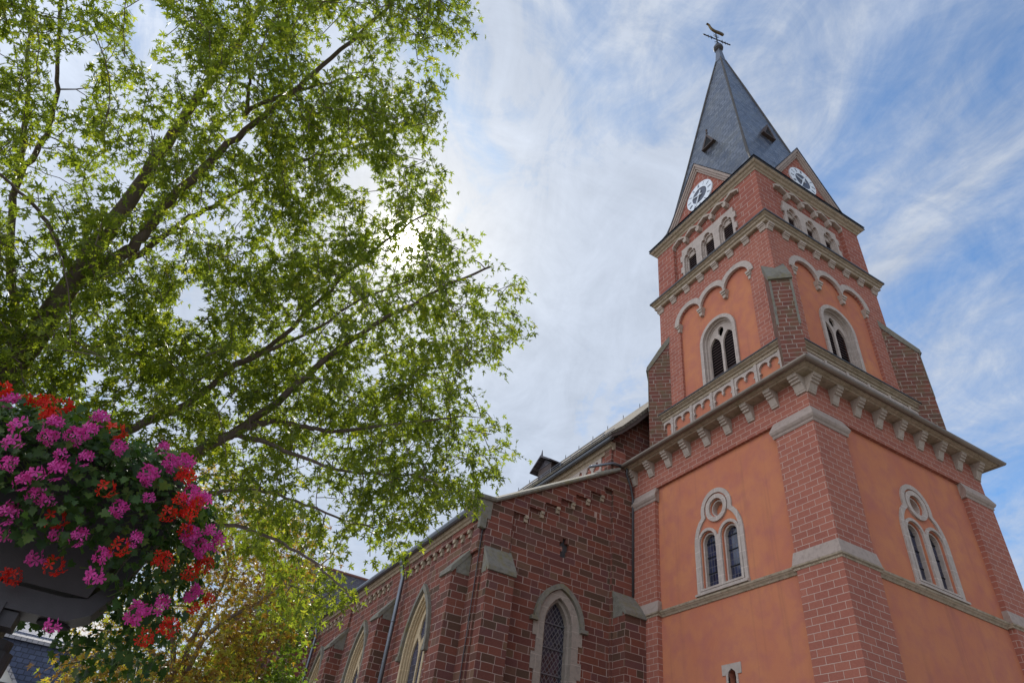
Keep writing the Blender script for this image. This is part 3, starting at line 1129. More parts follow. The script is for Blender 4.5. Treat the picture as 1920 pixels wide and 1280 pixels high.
# end wall of the aisle with its window
WX = -2.58
whole = pointed(WX, .66, 3.0, 7.15, 8.1)
putlog = [(-2.72, 9.42), (-2.62, 9.42), (-2.62, 9.28), (-2.68, 9.28), (-2.68, 9.1), (-2.44, 9.1), (-2.44, 9.32), (-2.38, 9.32), (-2.38, 9.56), (-2.5, 9.56), (-2.5, 9.7), (-2.62, 9.7), (-2.62, 9.56), (-2.72, 9.56)]
mb = MB()
mb.plate(end, [(XW, .02), (0.2, .02), (.2, 12.55), (-.86, 12.5), (-4.9, 10.0), (XW, 9.75)], [whole, putlog], -.6, 0)
part('aisle_end_wall', mb, M['sandstone'])
mb = MB()
mb.plate(end, [(-2.8, 9.0), (-2.3, 9.0), (-2.3, 9.8), (-2.8, 9.8)], [], -.3, -.12)
part('blocked_opening', mb, M['lead'])
# raised margin: stepped corbel table under the raking coping, corner pier
steps = [(-4.41, -3.90, 9.93), (-3.90, -3.37, 10.25), (-3.37, -2.83, 10.57), (-2.83, -2.29, 10.89), (-2.29, -1.74, 11.21), (-1.74, -1.20, 11.53), (-1.20, -.86, 11.83)]
low = [(-5.23, 0.02), (-4.41, .02)]
for a, b, z in steps:
    low += [(a, z), (b, z)]
low += [(-.86, 9.0), (-.86, .02), (-.002, .02), (-.002, 12.78), (-.62, 12.78), (-5.05, 10.08), (-5.23, 10.0)]
mb = MB()
mb.plate(end, dd(low), [], -.02, .10)
part('aisle_margin', mb, M['sandstone'], uvoff=.15)
for a, b, z in steps[:-1]:
    mb = MB()
    for (z0, z1, d) in ((z - .085, z, .10), (z - .19, z - .085, .06)):
        mb.plate(end, [(b - .12, z0), (b - .005, z0), (b - .005, z1), (b - .12, z1)], [], -.03, d)
    part('corbel', mb, M['trim'])
# raking coping, kneeler
mb = MB()
cp = [(.18, 0), (.21, .05), (.19, .12), (-.15, .26), (-.5, .14), (-.52, 0)]
z_of = lambda u: 9.99 + (u + 5.02) * .612


def cop_ring(u, z):
    return [end(u, d, z + h) for d, h in cp]


mb.sweep([cop_ring(-5.75, 9.93), cop_ring(-5.05, 9.97), cop_ring(-.66, 12.60)])
part('coping', mb, M['mossy'])
mb = MB()
mb.plate(end, [(-5.74, 9.72), (-5.45, 9.42), (-5.14, 9.42), (-5.14, 9.99), (-5.78, 9.94)], [], -.45, .125)
mb.plate(end, [(-5.45, 9.12), (-5.25, 9.12), (-5.25, 9.42), (-5.45, 9.42)], [], -.02, .13)
part('kneeler', mb, M['mossy'])
# window dressings
mb = MB()
jam = []
z = 3.0
k = 0
while z < 7.0:
    jam += [(WX + (.80 if k % 2 else .68), z), (WX + (.80 if k % 2 else .68), z + .42)]
    z += .42
    k += 1
head = pointed(WX, .70, 3.0, 7.15, 8.16)[1:-1]
outer = jam + [(u, zz_) for u, zz_ in head] + [(2 * WX - u, z) for u, z in reversed(jam)]
mb.plate(end, dd(outer), [pointed(WX, .46, 3.05, 7.15, 7.93)], -.1, .02)
mb.plate(end, pointed(WX, .50, 3.02, 7.15, 7.97), [pointed(WX, .375, 3.1, 7.15, 7.84)], -.3, -.105)
w = part('aisle_window', mb, M['stone_dark'])
mb = MB()
hd_o = pointed(WX, .82, 7.22, 7.24, 8.32)
hd_i = pointed(WX, .69, 7.22, 7.24, 8.17)
mb.plate(end, hd_o[1:-1] + hd_i[1:-1][::-1], [], -.02, .10)
for s in (-1, 1):
    mb.plate(end, [(WX + s * .69, 7.13), (WX + s * .69, 7.23), (WX + s * .93, 7.23), (WX + s * .93, 7.13)], [], -.02, .13)
part('hood_mould', mb, M['mossy'], w)
mb = MB()
mb.plate(end, pointed(WX, .38, 3.08, 7.15, 7.85), [], -.32, -.27)
part('pane', mb, M['dpane'], w)
for z in (3.98, 4.63, 5.29, 5.945, 6.60, 7.24):
    mb = MB()
    mb.plate(end, [(WX - .37, z), (WX + .37, z), (WX + .37, z + .035), (WX - .37, z + .035)], [], -.28, -.235)
    part('saddle_bar', mb, M['zinc'], w)


def buttress_y(x0, x1, y_in, y_out, ztop, zlip, name='buttress'):
    mb = MB()
    prof = [(y_in, .02), (y_out, .02), (y_out, zlip), (y_in, ztop - .05)]
    mb.sweep([[(x0, y, z) for y, z in prof], [(x1, y, z) for y, z in prof]])
    b = part(name, mb, M['sandstone'], uvoff=.23)
    mb = MB()
    cap = [(y_in + .02, ztop + .02), (y_out - .05, zlip + .10), (y_out - .06, zlip - .02), (y_out + .0, zlip - .03), (y_out + .02, zlip + .0), (y_in + .02, ztop - .14)]
    mb.sweep([[(x0 - .03, y, z) for y, z in cap], [(x1 + .03, y, z) for y, z in cap]])
    # stone cheek blocks under the slope
    ck = [(y_out + .12, zlip - .02), (y_in - .02, zlip - .02), (y_in - .02, ztop - .12), (y_out + .12, zlip + .13)]
    for xx in (x0, x1):
        mb.sweep([[(xx - .012, y, z) for y, z in ck], [(xx + .012, y, z) for y, z in ck]])
    part('buttress_cap', mb, M['mossy'], b)


buttress_y(-5.17, -4.36, YE - .09, 6.72, 8.68, 7.90)
buttress_y(-.80, -.045, YE - .09, 6.54, 8.60, 7.82)

# side wall of the aisle
wy = [10.75, 16.25, 21.7]
mb = MB()
mb.plate(side, [(YE + .602, .02), (23.6, .02), (23.6, 9.6), (YE + .602, 9.6)], [pointed(y, .90, 2.5, 6.40, 8.22) for y in wy], -.6, 0)
part('aisle_side_wall', mb, M['sandstone'], uvoff=.31)
mb = MB()
mb.plate(side, [(YE + .0, 9.30), (23.55, 9.30), (23.55, 9.58), (YE + .0, 9.58)], [], -.02, .09)
lese = [(YE + .0, 7.62), (13.05, 14.1), (18.45, 19.3)]
for a, b in lese:
    mb.plate(side, [(a, 8.5), (b, 8.5), (b, 9.30), (a, 9.30)], [], -.02, .09)
part('aisle_frieze', mb, M['sandstone'], uvoff=.05)
for a, b in ((7.85, 12.9), (14.3, 18.3), (19.5, 23.4)):
    n = int((b - a) / .5)
    for k in range(n + 1):
        y = a + .1 + k * (b - a - .2) / n
        mb = MB()
        for (z0, z1, d) in ((9.2, 9.30, .11), (9.08, 9.2, .06)):
            mb.plate(side, [(y - .07, z0), (y + .07, z0), (y + .07, z1), (y - .07, z1)], [], -.02, d)
        part('corbel', mb, M['trim'])
mb = MB()
along(mb, side, YE - .12, 23.5, [(-.02, 9.50), (.12, 9.50), (.15, 9.56), (.2, 9.58), (.24, 9.66), (.24, 9.70), (-.02, 9.74)])
part('cornice', mb, M['trim'])
mb = MB()
gp = [(.24, 9.78), (.245, 9.70), (.28, 9.65), (.335, 9.64), (.385, 9.67), (.41, 9.73), (.40, 9.79), (.37, 9.76), (.33, 9.70), (.28, 9.74)]
along(mb, side, YE + .1, 23.5, gp)
part('gutter', mb, M['zinc'], smooth=False)
for y in wy:
    mb = MB()
    mb.plate(side, pointed(y, .90, 2.55, 6.40, 8.24), [pointed(y, .77, 2.6, 6.40, 8.06)], -.04, .02)
    mb.plate(side, pointed(y, .80, 2.56, 6.40, 8.10), [pointed(y, .71, 2.62, 6.40, 7.98)], -.10, -.045)
    mb.plate(side, pointed(y, .74, 2.57, 6.40, 8.02), [pointed(y, .66, 2.63, 6.40, 7.91)], -.16, -.105)
    w = part('aisle_window', mb, M['buff'])
    mb = MB()
    ho = pointed(y, 1.02, 6.4, 6.42, 8.44)
    hi = pointed(y, .89, 6.4, 6.42, 8.26)
    mb.plate(side, ho[1:-1] + hi[1:-1][::-1], [], -.02, .11)
    for s in (-1, 1):
        mb.plate(side, [(y + s * .89, 6.32), (y + s * .89, 6.44), (y + s * 1.08, 6.44), (y + s * 1.08, 6.32)], [], -.02, .13)
    part('hood_mould', mb, M['mossy'], w)
    mb = MB()
    ls = [pointed(y + s * .325, .285, 2.7, 6.25, 6.95) for s in (-1, 1)]
    tp = [(y, 6.74), (y + .24, 7.04), (y + .2, 7.38), (y, 7.70), (y - .2, 7.38), (y - .24, 7.04)]
    mb.plate(side, pointed(y, .68, 2.6, 6.40, 7.94), ls + [tp], -.215, -.165)
    part('tracery', mb, M['buff'], w)
    mb = MB()
    mb.plate(side, pointed(y, .68, 2.61, 6.40, 7.94), [], -.255, -.22)
    part('pane', mb, M['pane'], w)


def buttress_x(y0, y1, ztop, zlip, out=.52):
    mb = MB()
    prof = [(XW + .02, .02), (XW - out, .02), (XW - out, zlip), (XW + .02, ztop - .05)]
    mb.sweep([[(x, y0, z) for x, z in prof], [(x, y1, z) for x, z in prof]])
    b = part('buttress', mb, M['sandstone'], uvoff=.4)
    mb = MB()
    cap = [(XW + .02, ztop + .02), (XW - out - .05, zlip + .10), (XW - out - .06, zlip - .02), (XW - out, zlip - .03), (XW - out + .02, zlip), (XW + .02, ztop - .14)]
    mb.sweep([[(x, y0 - .03, z) for x, z in cap], [(x, y1 + .03, z) for x, z in cap]])
    ck = [(XW - out + .12, zlip - .02), (XW - .01, zlip - .02), (XW - .01, ztop - .12), (XW - out + .12, zlip + .13)]
    for yy in (y0, y1):
        mb.sweep([[(x, yy - .012, z) for x, z in ck], [(x, yy + .012, z) for x, z in ck]])
    part('buttress_cap', mb, M['mossy'], b)


buttress_x(7.66, 8.36, 8.72, 7.92)
buttress_x(13.2, 13.92, 8.66, 7.82)
buttress_x(18.45, 19.2, 8.60, 7.76)

# aisle roof
mb = MB()
mb.sweep([[(XW - .33, y, 9.70), (XW - .33, y, 9.78), (-.85, y, 12.50), (-.85, y, 12.3)] for y in (YE + .3, 24.0)])
part('aisle_roof', mb, M['oldroof'])
# nave: clerestory, front gable, roof
XN = -.80
cl = lambda u, d, z: (XN - d, u, z)
mb = MB()
mb.plate(cl, [(YE, 12.0), (34, 12.0), (34, 13.5), (YE, 13.5)], [], -.5, 0)
part('clerestory_wall', mb, M['paint_brick_big'])
mb = MB()
for k in range(5):
    y0 = 7.9 + k * 5.4
    n = 9
    hs = []
    for j in range(n):
        c = y0 + .27 + j * .5
        if j == n - 1:
            continue
        hs.append([(c + .17 * math.cos(rad(a)) * (1 + .28 * math.cos(rad(3 * a - 270))), 13.13 + .17 * math.sin(rad(a)) * (1 + .28 * math.cos(rad(3 * a - 270)))) for a in range(0, 360, 15)])
    mb.plate(cl, [(y0, 12.85), (y0 + 4.1, 12.85), (y0 + 4.1, 13.42), (y0, 13.42)], hs, -.03, .05)
part('trefoil_frieze', mb, M['stone'])
mb = MB()
along(mb, cl, YE - .06, 34, [(-.02, 13.42), (.06, 13.42), (.1, 13.5), (.16, 13.52), (.2, 13.6), (.22, 13.68), (-.02, 13.7)])
part('cornice', mb, M['trim'])
mb = MB()
gp2 = [(d + .0, z + 3.96) for d, z in gp]
along(mb, cl, 6.9, 34, gp2)
part('gutter', mb, M['zinc'])
RZ = lambda x: 13.78 + (x + 1.10) * 1.165
mb = MB()
mb.plate(end, [(-.9, 12.4), (3.6, 12.4), (3.6, 19.0), (-.90, 13.75)], [], -.4, -.012)
part('nave_gable', mb, M['sandstone'], uvoff=.2)
mb = MB()
for xs in (1, -1):
    X = (lambda x: x) if xs == 1 else (lambda x: 7.2 - x)
    prof = [(-1.25, 13.70), (-1.25, 13.80), (-.75, 14.25), (-.2, 14.86), (3.6, 19.27), (3.6, 19.10), (-.2, 14.68), (-.8, 14.05)]
    mb.sweep([[(X(x), y, z) for x, z in prof] for y in (6.78, 34)])
part('nave_roof', mb, M['oldroof'])
mb = MB()
for xs in (1,):
    prof = [(-1.22, 13.62), (-1.22, 13.72), (-.75, 14.17), (-.2, 14.78), (3.55, 19.1), (3.55, 18.85), (-.2, 14.52), (-.8, 13.92)]
    mb.sweep([[(x, y, z - .02) for x, z in prof] for y in (6.80, 6.92)])
part('verge_board', mb, M['timber'])
mb = MB()
for (x, z) in ((-.93, 14.20), (-.93, 14.30), (-.52, 14.62)):
    mb.tube([(x, 7.6, z), (x, 33, z)], .016, 5)
for k in range(36):
    y = 7.7 + k * .7
    mb.tube([(-.93, y, 14.0), (-.93, y, 14.32)], .012, 4)
part('snow_guard', mb, M['zinc'])
mb = MB()
for k in range(18):
    y = 7.5 + k * 1.25
    mb.tube([(3.6, y, 19.2), (3.6, y, 19.45)], .02, 4)
part('ridge_spikes', mb, M['lead'])
# roof dormer
mb = MB()
mb.box(-.66, 1.2, 11.65, 12.65, 14.0, 14.95)
dm = part('dormer', mb, M['timber'])
mb = MB()
pr = [(11.35, 14.86), (12.15, 15.36), (12.95, 14.86), (12.93, 14.81), (12.15, 15.26), (11.37, 14.81)]
mb.sweep([[(x, y, z) for y, z in pr] for x in (-.92, 1.4)])
mb.sweep([[(x, 11.66, 14.9), (x, 12.15, 15.24), (x, 12.64, 14.9)] for x in (-.68, 1.2)])
mb.tube([(-.85, 12.15, 15.30), (-.85, 12.15, 15.62)], [.05, .01], 6)
part('dormer_roof', mb, M['darkroof'], dm)
# transept with hipped roof
mb = MB()
mb.box(-8.75, -4.9, 23.6, 30.5, .02, 9.45)
part('transept_wall', mb, M['sandstone'], uvoff=.12)
mb = MB()
for k in range(8):
    x = -8.5 + k * .42
    mb.box(x - .09, x + .09, 23.5, 23.62, 9.0, 9.3)
mb.box(-8.82, -5.3, 23.47, 23.61, 9.3, 9.47)
part('transept_cornice', mb, M['corbel'])
mb = MB()
e0, rz = 9.42, 13.35
vs = [(-8.95, 23.25, e0), (3.6, 23.25, e0), (3.6, 27.05, rz), (-6.6, 27.05, rz), (-8.95, 30.8, e0), (3.6, 30.8, e0)]
mb.add(vs, [(0, 1, 2, 3), (0, 3, 4), (3, 2, 5, 4), (0, 4, 5, 1), (1, 5, 2)])
part('transept_roof', mb, M['darkroof'])
mb = MB()
mb.tube([(-6.6, 27.05, rz), (3.6, 27.05, rz)], .09, 6)
mb.tube([(-8.95, 23.25, e0), (-6.6, 27.05, rz)], .08, 6)
part('ridge_tiles', mb, mat_plain('red_ridge_tiles', (.22, .10, .075), .7))
# downpipes
for (y, z1) in ((12.62, 9.66), (22.85, 9.66)):
    mb = MB()
    mb.tube([(XW - .34, y, z1), (XW - .34, y, z1 - .12), (XW - .2, y, z1 - .62), (XW - .2, y, z1 - .8), (XW - .2, y, .05)], .068, 10)
    for z in (7.6, 5.4, 3.2):
        mb.tube([(XW - .2, y, z), (XW - .2, y, z + .07)], .078, 10)
    mb.tube([(XW - .34, y, z1 + .02), (XW - .34, y, z1 - .22)], [.11, .07], 10)
    part('downpipe', mb, M['zinc'], smooth=True)
mb = MB()
mb.tube([(-.40, 7.0, 12.83), (-.36, 7.07, 12.6), (-.16, 7.10, 12.2), (-.09, 7.09, 11.8), (-.09, 7.09, 8.6)], .035, 8)
part('downpipe', mb, M['lead'], smooth=True)
mb = MB()
mb.tube([(-.52, 7.1, 12.85), (-.9, 7.16, 12.86), (-1.6, 7.5, 12.6)], .05, 8)
part('downpipe', mb, M['zinc'], smooth=True)
mb = MB()
mb.tube([(XW - .02, YE - .02, 9.3), (XW - .02, YE - .02, .1)], .012, 5)
part('lightning_cable', mb, M['lead'])
under(church)

# ------------------------------------------------------------------ leaves and branches
rng = np.random.default_rng(7)
random.seed(5)
LEAF_MAPLE = [(0, 0), (.06, .10), (.20, .04), (.40, -.02), (.24, .15), (.13, .215), (.34, .27), (.58, .46), (.36, .41), (.30, .43), (.09, .36),
              (.10, .55), (.22, .70), (.11, .69), (.07, .82), (0, 1.05)]
LEAF_IVY = [(0, 0), (.20, -.14), (.52, .0), (.32, .22), (.64, .50), (.34, .56), (.30, .80), (.15, .80), (0, 1.08)]


def leaf_template(half, cen, fold=.18, droop=.15):
    rgt = half
    lft = [(-x, y) for x, y in half[1:-1]][::-1]
    out = rgt + lft
    pts = [(0, cen)] + out
    v = np.array([(x, y, abs(x) * fold - droop * y * y) for x, y in pts])
    k = len(out)
    t = np.array([(0, 1 + i, 1 + (i + 1) % k) for i in range(k)])
    return v, t


def leaves_mesh(name, tmpl, pos, yax, zax, size, tint, mat, parent):
    """one mesh holding many leaves; pos/yax/zax (n,3)"""
    v, t = tmpl
    n = len(pos)
    yax = yax / np.linalg.norm(yax, axis=1, keepdims=True)
    xax = np.cross(yax, zax)
    xax /= np.linalg.norm(xax, axis=1, keepdims=True) + 1e-9
    zax = np.cross(xax, yax)
    P = pos[:, None, :] + size[:, None, None] * (v[None, :, 0:1] * xax[:, None, :] + v[None, :, 1:2] * yax[:, None, :] + v[None, :, 2:3] * zax[:, None, :])
    P = P.reshape(-1, 3).astype(np.float32)
    F = (t[None] + (np.arange(n) * len(v))[:, None, None]).reshape(-1, 3)
    me = bpy.data.meshes.new(name)
    me.vertices.add(len(P))
    me.vertices.foreach_set('co', P.ravel())
    me.loops.add(F.size)
    me.loops.foreach_set('vertex_index', F.ravel().astype(np.int32))
    me.polygons.add(len(F))
    me.polygons.foreach_set('loop_start', (np.arange(len(F)) * 3).astype(np.int32))
    me.polygons.foreach_set('loop_total', np.full(len(F), 3, np.int32))
    me.update(calc_edges=True)
    at_ = me.attributes.new('tint', 'FLOAT', 'POINT')
    at_.data.foreach_set('value', np.repeat(tint, len(v)).astype(np.float32))
    me.materials.append(mat)
    o = bpy.data.objects.new(name, me)
    COL.objects.link(o)
    if parent:
        o.parent = parent
    return o


def inside(poly, p):
    x, y = p
    r = False
    j = len(poly) - 1
    for i in range(len(poly)):
        xi, yi = poly[i]
        xj, yj = poly[j]
        if (yi > y) != (yj > y) and x < (xj - xi) * (y - yi) / (yj - yi) + xi:
            r = not r
        j = i
    return r


class Skeleton:
    def __init__(s):
        s.P = []
        s.R = []
        s.mb = MB()

    def limb(s, pts, r0, r1, n=8, sub=5, wob=.007):
        pts = [Vector(p) for p in pts]
        q = []
        for i in range(len(pts) - 1):
            p0 = pts[max(i - 1, 0)]
            p1, p2 = pts[i], pts[i + 1]
            p3 = pts[min(i + 2, len(pts) - 1)]
            for k in range(sub):
                t = k / sub
                c = .5 * ((2 * p1) + (p2 - p0) * t + (2 * p0 - 5 * p1 + 4 * p2 - p3) * t * t + (3 * p1 - p0 - 3 * p2 + p3) * t ** 3)
                c += Vector(rng.normal(0, wob, 3))
                q.append(c)
        q.append(pts[-1])
        rs = [.82 * (r0 + (r1 - r0) * (i / (len(q) - 1)) ** .7) for i in range(len(q))]
        s.mb.tube(q, rs, n)
        s.P += [tuple(c) for c in q]
        s.R += rs
        return q

    def grow(s, targets, step=.16, rtip=.0035, sag=.06, maxr=.035):
        """join every target to the nearest twig already there"""
        tg = np.array(targets)
        P = np.array(s.P)
        R = np.array(s.R)
        dmin = np.min(np.linalg.norm(tg[:, None] - P[None], axis=2), axis=1)
        order = np.argsort(dmin)
        dirs = []
        for i in order:
            t = tg[i]
            dist = np.linalg.norm(P - t, axis=1)
            # prefer leaving a limb forwards/outwards over the very nearest point
            cost = dist + .25 * np.maximum(0, P[:, 2] - t[2])
            j = int(np.argmin(cost))
            a = P[j]
            L = dist[j]
            k = max(2, int(L / step))
            mid = (a + t) / 2 + np.array([0, 0, sag * L]) + rng.normal(0, .07 * L, 3)
            tt = np.linspace(0, 1, k + 1)[:, None]
            c = (1 - tt) ** 2 * a + 2 * tt * (1 - tt) * mid + tt ** 2 * t
            r0 = min(R[j] * .7, maxr, .004 + .011 * L)
            rs = np.linspace(max(r0, rtip), rtip, k + 1)
            s.mb.tube([Vector(x) for x in c], list(rs), 5 if r0 < .02 else 6)
            P = np.vstack([P, c[1:]])
            R = np.concatenate([R, rs[1:]])
            d = c[-1] - c[-2]
            dirs.append((i, d / (np.linalg.norm(d) + 1e-9)))
        out = np.zeros_like(tg)
        for i, d in dirs:
            out[i] = d
        return out


def twig_leaves(tips, dirs, nleaf, size, spread, droop=.5, flat=.75):
    pos, ya, za, sz = [], [], [], []
    for t, d in zip(tips, dirs):
        n = max(3, int(rng.normal(nleaf, nleaf * .22)))
        side0 = rng.normal(0, 1, 3)
        for k in range(n):
            f = rng.uniform(-.15, 1)
            base = np.array(t) + d * f * spread + rng.normal(0, spread * .30, 3)
            a = rng.uniform(0, 2 * PI)
            y = np.array([math.cos(a), math.sin(a), 0]) * .8 + d * .55 + np.array([0, 0, -droop * rng.uniform(.2, 1.3)])
            z = np.array([0, 0, 1.0]) * flat + rng.normal(0, .45, 3)
            pos.append(base)
            ya.append(y)
            za.append(z)
            sz.append(size * rng.uniform(.65, 1.2))
    return np.array(pos), np.array(ya), np.array(za), np.array(sz)


bark_m, nt = new_mat('maple_bark')
co = obj_co(nt)
mp = nt.n('ShaderNodeMapping', Vector=co)
mp.inputs['Scale'].default_value = (22, 22, 5)
nb = nt.noise(mp.outputs[0], 1.0, 6, .65, .6)
finish(nt, nt.mix(nb, (.10, .07, .058), (.23, .17, .145)), .9, nb, .6, .02)

leaf_m = mat_leaf('maple_leaf', [(.075, .095, .026), (.125, .155, .034), (.18, .21, .040), (.28, .27, .055)], .62, .42, (1.2, 1.28, .38), 1.85)
copper_m = mat_leaf('copper_leaf', [(.07, .04, .02), (.16, .095, .028), (.19, .15, .033), (.17, .20, .04), (.23, .27, .05)], .58, .4, (1.35, 1.2, .38), 2.0)
lime_m = mat_leaf('lime_green_leaf', [(.07, .11, .02), (.11, .16, .03), (.15, .20, .04)], .5, .45, (1.3, 1.35, .4), 1.5)

# --- the big silver maple overhanging from the left
base = at(-150, 980, 6.4)
maple = thing('maple_tree', 'large maple with deeply cut green leaves spreading its limbs over the left half', 'tree', (base[0], base[1], 0))
sk = Skeleton()
A = lambda L: [at(u, v, d) for u, v, d in L]
fork = at(-45, 790, 6.3)
sk.limb([(base[0] - .1, base[1] + .1, -.1), (base[0], base[1], 1.3), at(-95, 900, 6.35), fork], .24, .17, 12)
sk.limb([fork] + A([(0, 718, 6.2), (60, 640, 6.2), (140, 522, 6.3), (215, 415, 6.4), (275, 330, 6.6), (335, 235, 6.8), (400, 145, 7.0), (455, 70, 7.2), (530, -60, 7.5)]), .155, .022, 10)
sk.limb(A([(145, 518, 6.3), (215, 485, 6.2), (270, 440, 6.2), (320, 375, 6.25), (385, 312, 6.3), (460, 245, 6.4), (540, 180, 6.5), (620, 110, 6.7), (720, 20, 7.0), (770, -40, 7.2)]), .075, .014, 8)
sk.limb(A([(150, 520, 6.3), (190, 515, 6.5), (250, 485, 6.6), (330, 425, 6.7), (400, 385, 6.8), (500, 330, 6.9), (600, 290, 7.0), (720, 250, 7.1), (800, 230, 7.2)]), .05, .010, 7)
sk.limb(A([(27, 680, 6.2), (30, 600, 6.4), (22, 480, 6.7), (32, 345, 7.0), (80, 270, 7.1), (105, 190, 7.2), (108, 120, 7.3), (120, -40, 7.6)]), .055, .016, 7)
sk.limb(A([(32, 345, 7.0), (48, 240, 7.1), (54, 130, 7.3), (60, 0, 7.6)]), .04, .012, 7)
sk.limb(A([(140, 522, 6.3), (115, 465, 6.2), (80, 405, 6.1), (30, 355, 6.0), (-20, 310, 6.0)]), .03, .010, 6)
sk.limb(A([(455, 215, 6.6), (500, 190, 6.5), (560, 170, 6.5), (620, 155, 6.5), (690, 140, 6.6)]), .03, .008, 6)
sk.limb(A([(462, 212, 6.6), (466, 165, 6.7), (470, 120, 6.8), (480, 60, 7.0)]), .025, .008, 6)
sk.limb([at(-70, 860, 6.3)] + A([(60, 850, 6.0), (180, 830, 5.9), (270, 795, 5.9), (365, 748, 6.0), (445, 682, 6.0), (520, 640, 6.1), (590, 570, 6.2), (660, 505, 6.3), (740, 440, 6.5), (800, 400, 6.6)]), .06, .010, 8)
sk.limb(A([(445, 682, 6.0), (520, 650, 5.9), (600, 610, 5.9), (680, 560, 6.0), (760, 530, 6.1)]), .03, .008, 6)
sk.limb([at(-110, 960, 6.4)] + A([(60, 960, 6.0), (180, 925, 5.9), (265, 890, 5.85), (345, 858, 5.8), (410, 825, 5.8), (470, 790, 5.85), (560, 720, 5.9), (640, 650, 6.0), (740, 588, 6.1), (830, 540, 6.2), (920, 500, 6.3)]), .10, .012, 9)
sk.limb(A([(455, 802, 5.85), (505, 790, 5.8), (560, 797, 5.75), (620, 808, 5.75), (700, 800, 5.8), (790, 790, 5.9), (870, 780, 6.0)]), .04, .008, 7)
sk.limb(A([(440, 812, 5.85), (500, 830, 5.7), (560, 855, 5.6), (640, 880, 5.6), (740, 890, 5.7), (840, 880, 5.8)]), .032, .007, 6)
sk.limb(A([(180, 925, 5.9), (300, 935, 5.7), (385, 928, 5.6), (440, 915, 5.5), (520, 925, 5.5), (610, 960, 5.5), (700, 990, 5.6)]), .035, .007, 6)
sk.limb(A([(60, 960, 6.0), (250, 985, 5.7), (400, 980, 5.5), (490, 1000, 5.4), (560, 1035, 5.35), (620, 1080, 5.3), (660, 1120, 5.3)]), .03, .006, 6)
CROWN = [(-330, 20), (-220, -200), (60, -300), (500, -330), (800, -240), (862, -30), (880, 45), (832, 110), (800, 150), (826, 215), (792, 262), (770, 275), (800, 300), (828, 365), (815, 400), (850, 425), (885, 425),
         (925, 450), (915, 480), (965, 490), (972, 540), (955, 575), (998, 592), (950, 640), (935, 670), (910, 700), (925, 780), (962, 850), (915, 890), (885, 900),
         (865, 955), (800, 965), (770, 985), (755, 1040), (735, 1050), (720, 1010), (690, 1060), (660, 1045), (640, 1090), (665, 1110), (620, 1150), (560, 1160), (530, 1110), (500, 1060), (420, 1010), (330, 1000), (200, 900), (-200, 900), (-340, 640), (-390, 300)]
HOLES = [(130, 150, 42), (165, 100, 20), (288, 35, 36), (262, 75, 24), (350, 570, 34), (372, 545, 20), (680, 325, 26), (700, 345, 20), (760, 452, 13), (60, 430, 18), (305, 130, 18), (440, 820, 20), (175, 700, 22), (410, 870, 14),
         (235, 330, 16), (110, 330, 18), (545, 615, 14), (590, 800, 14), (480, 470, 12), (150, 260, 14)]
tips = []
tries = 0
while len(tips) < 3650 and tries < 60000:
    tries += 1
    p = (rng.uniform(-390, 1000), rng.uniform(-330, 1160))
    if not inside(CROWN, p):
        continue
    if any((p[0] - a) ** 2 + (p[1] - b) ** 2 < (r + 4) ** 2 for a, b, r in HOLES):
        continue
    nz = noise.noise(Vector((p[0] / 95, p[1] / 95, 3.3))) + .5 * noise.noise(Vector((p[0] / 40, p[1] / 40, 9.1)))
    if nz < -.22 and rng.uniform() < .75:
        continue
    # the crown thins out at upper left
    if p[0] < 330 and p[1] < 420 and rng.uniform() < .38:
        continue
    d = 6.15 + .9 * max(0, (500 - p[1]) / 700) + rng.normal(0, .42)
    if p[1] > 850:
        d = 5.6 + rng.normal(0, .25)
    tips.append(at(p[0], p[1], d))
while len(tips) < 4000:
    a, r = rng.uniform(0, 2 * PI), math.sqrt(rng.uniform())
    p = (560 + 330 * r * math.cos(a), 530 + 380 * r * math.sin(a))
    if not inside(CROWN, p) or any((p[0] - a_) ** 2 + (p[1] - b_) ** 2 < (r_ + 5) ** 2 for a_, b_, r_ in HOLES):
        continue
    if noise.noise(Vector((p[0] / 80, p[1] / 80, 5.7))) < -.12:
        continue
    tips.append(at(p[0], p[1], 6.5 + rng.normal(0, .45)))
tips = np.array(tips)
dirs = sk.grow(tips)
# let twigs reach outwards and a little down
dirs = dirs + np.array([.12, 0, -.18])
pos, ya, za, sz = twig_leaves(tips, dirs, 19, .066, .15, .8, .55)
# keep the open patches of sky open
dv = pos - CAM
zc_ = dv @ CF
uu = 960 + FPX * (dv @ CR) / zc_
vv = 640 - FPX * (dv @ CU) / zc_
keep = np.ones(len(pos), bool)
for a, b, r in HOLES:
    keep &= ((uu - a) ** 2 + (vv - b) ** 2 > (r * .75) ** 2) | (rng.uniform(size=len(pos)) < .12)
pos, ya, za, sz = pos[keep], ya[keep], za[keep], sz[keep]
tint = np.clip(rng.normal(.45, .24, len(pos)), 0, 1)
sk.mb.build('trunk', bark_m, maple, smooth=True, fix=False)
leaves_mesh('crown', leaf_template(LEAF_MAPLE, .3), pos, ya, za, sz, tint, leaf_m, maple)
under(maple)
print('maple leaves', len(pos))


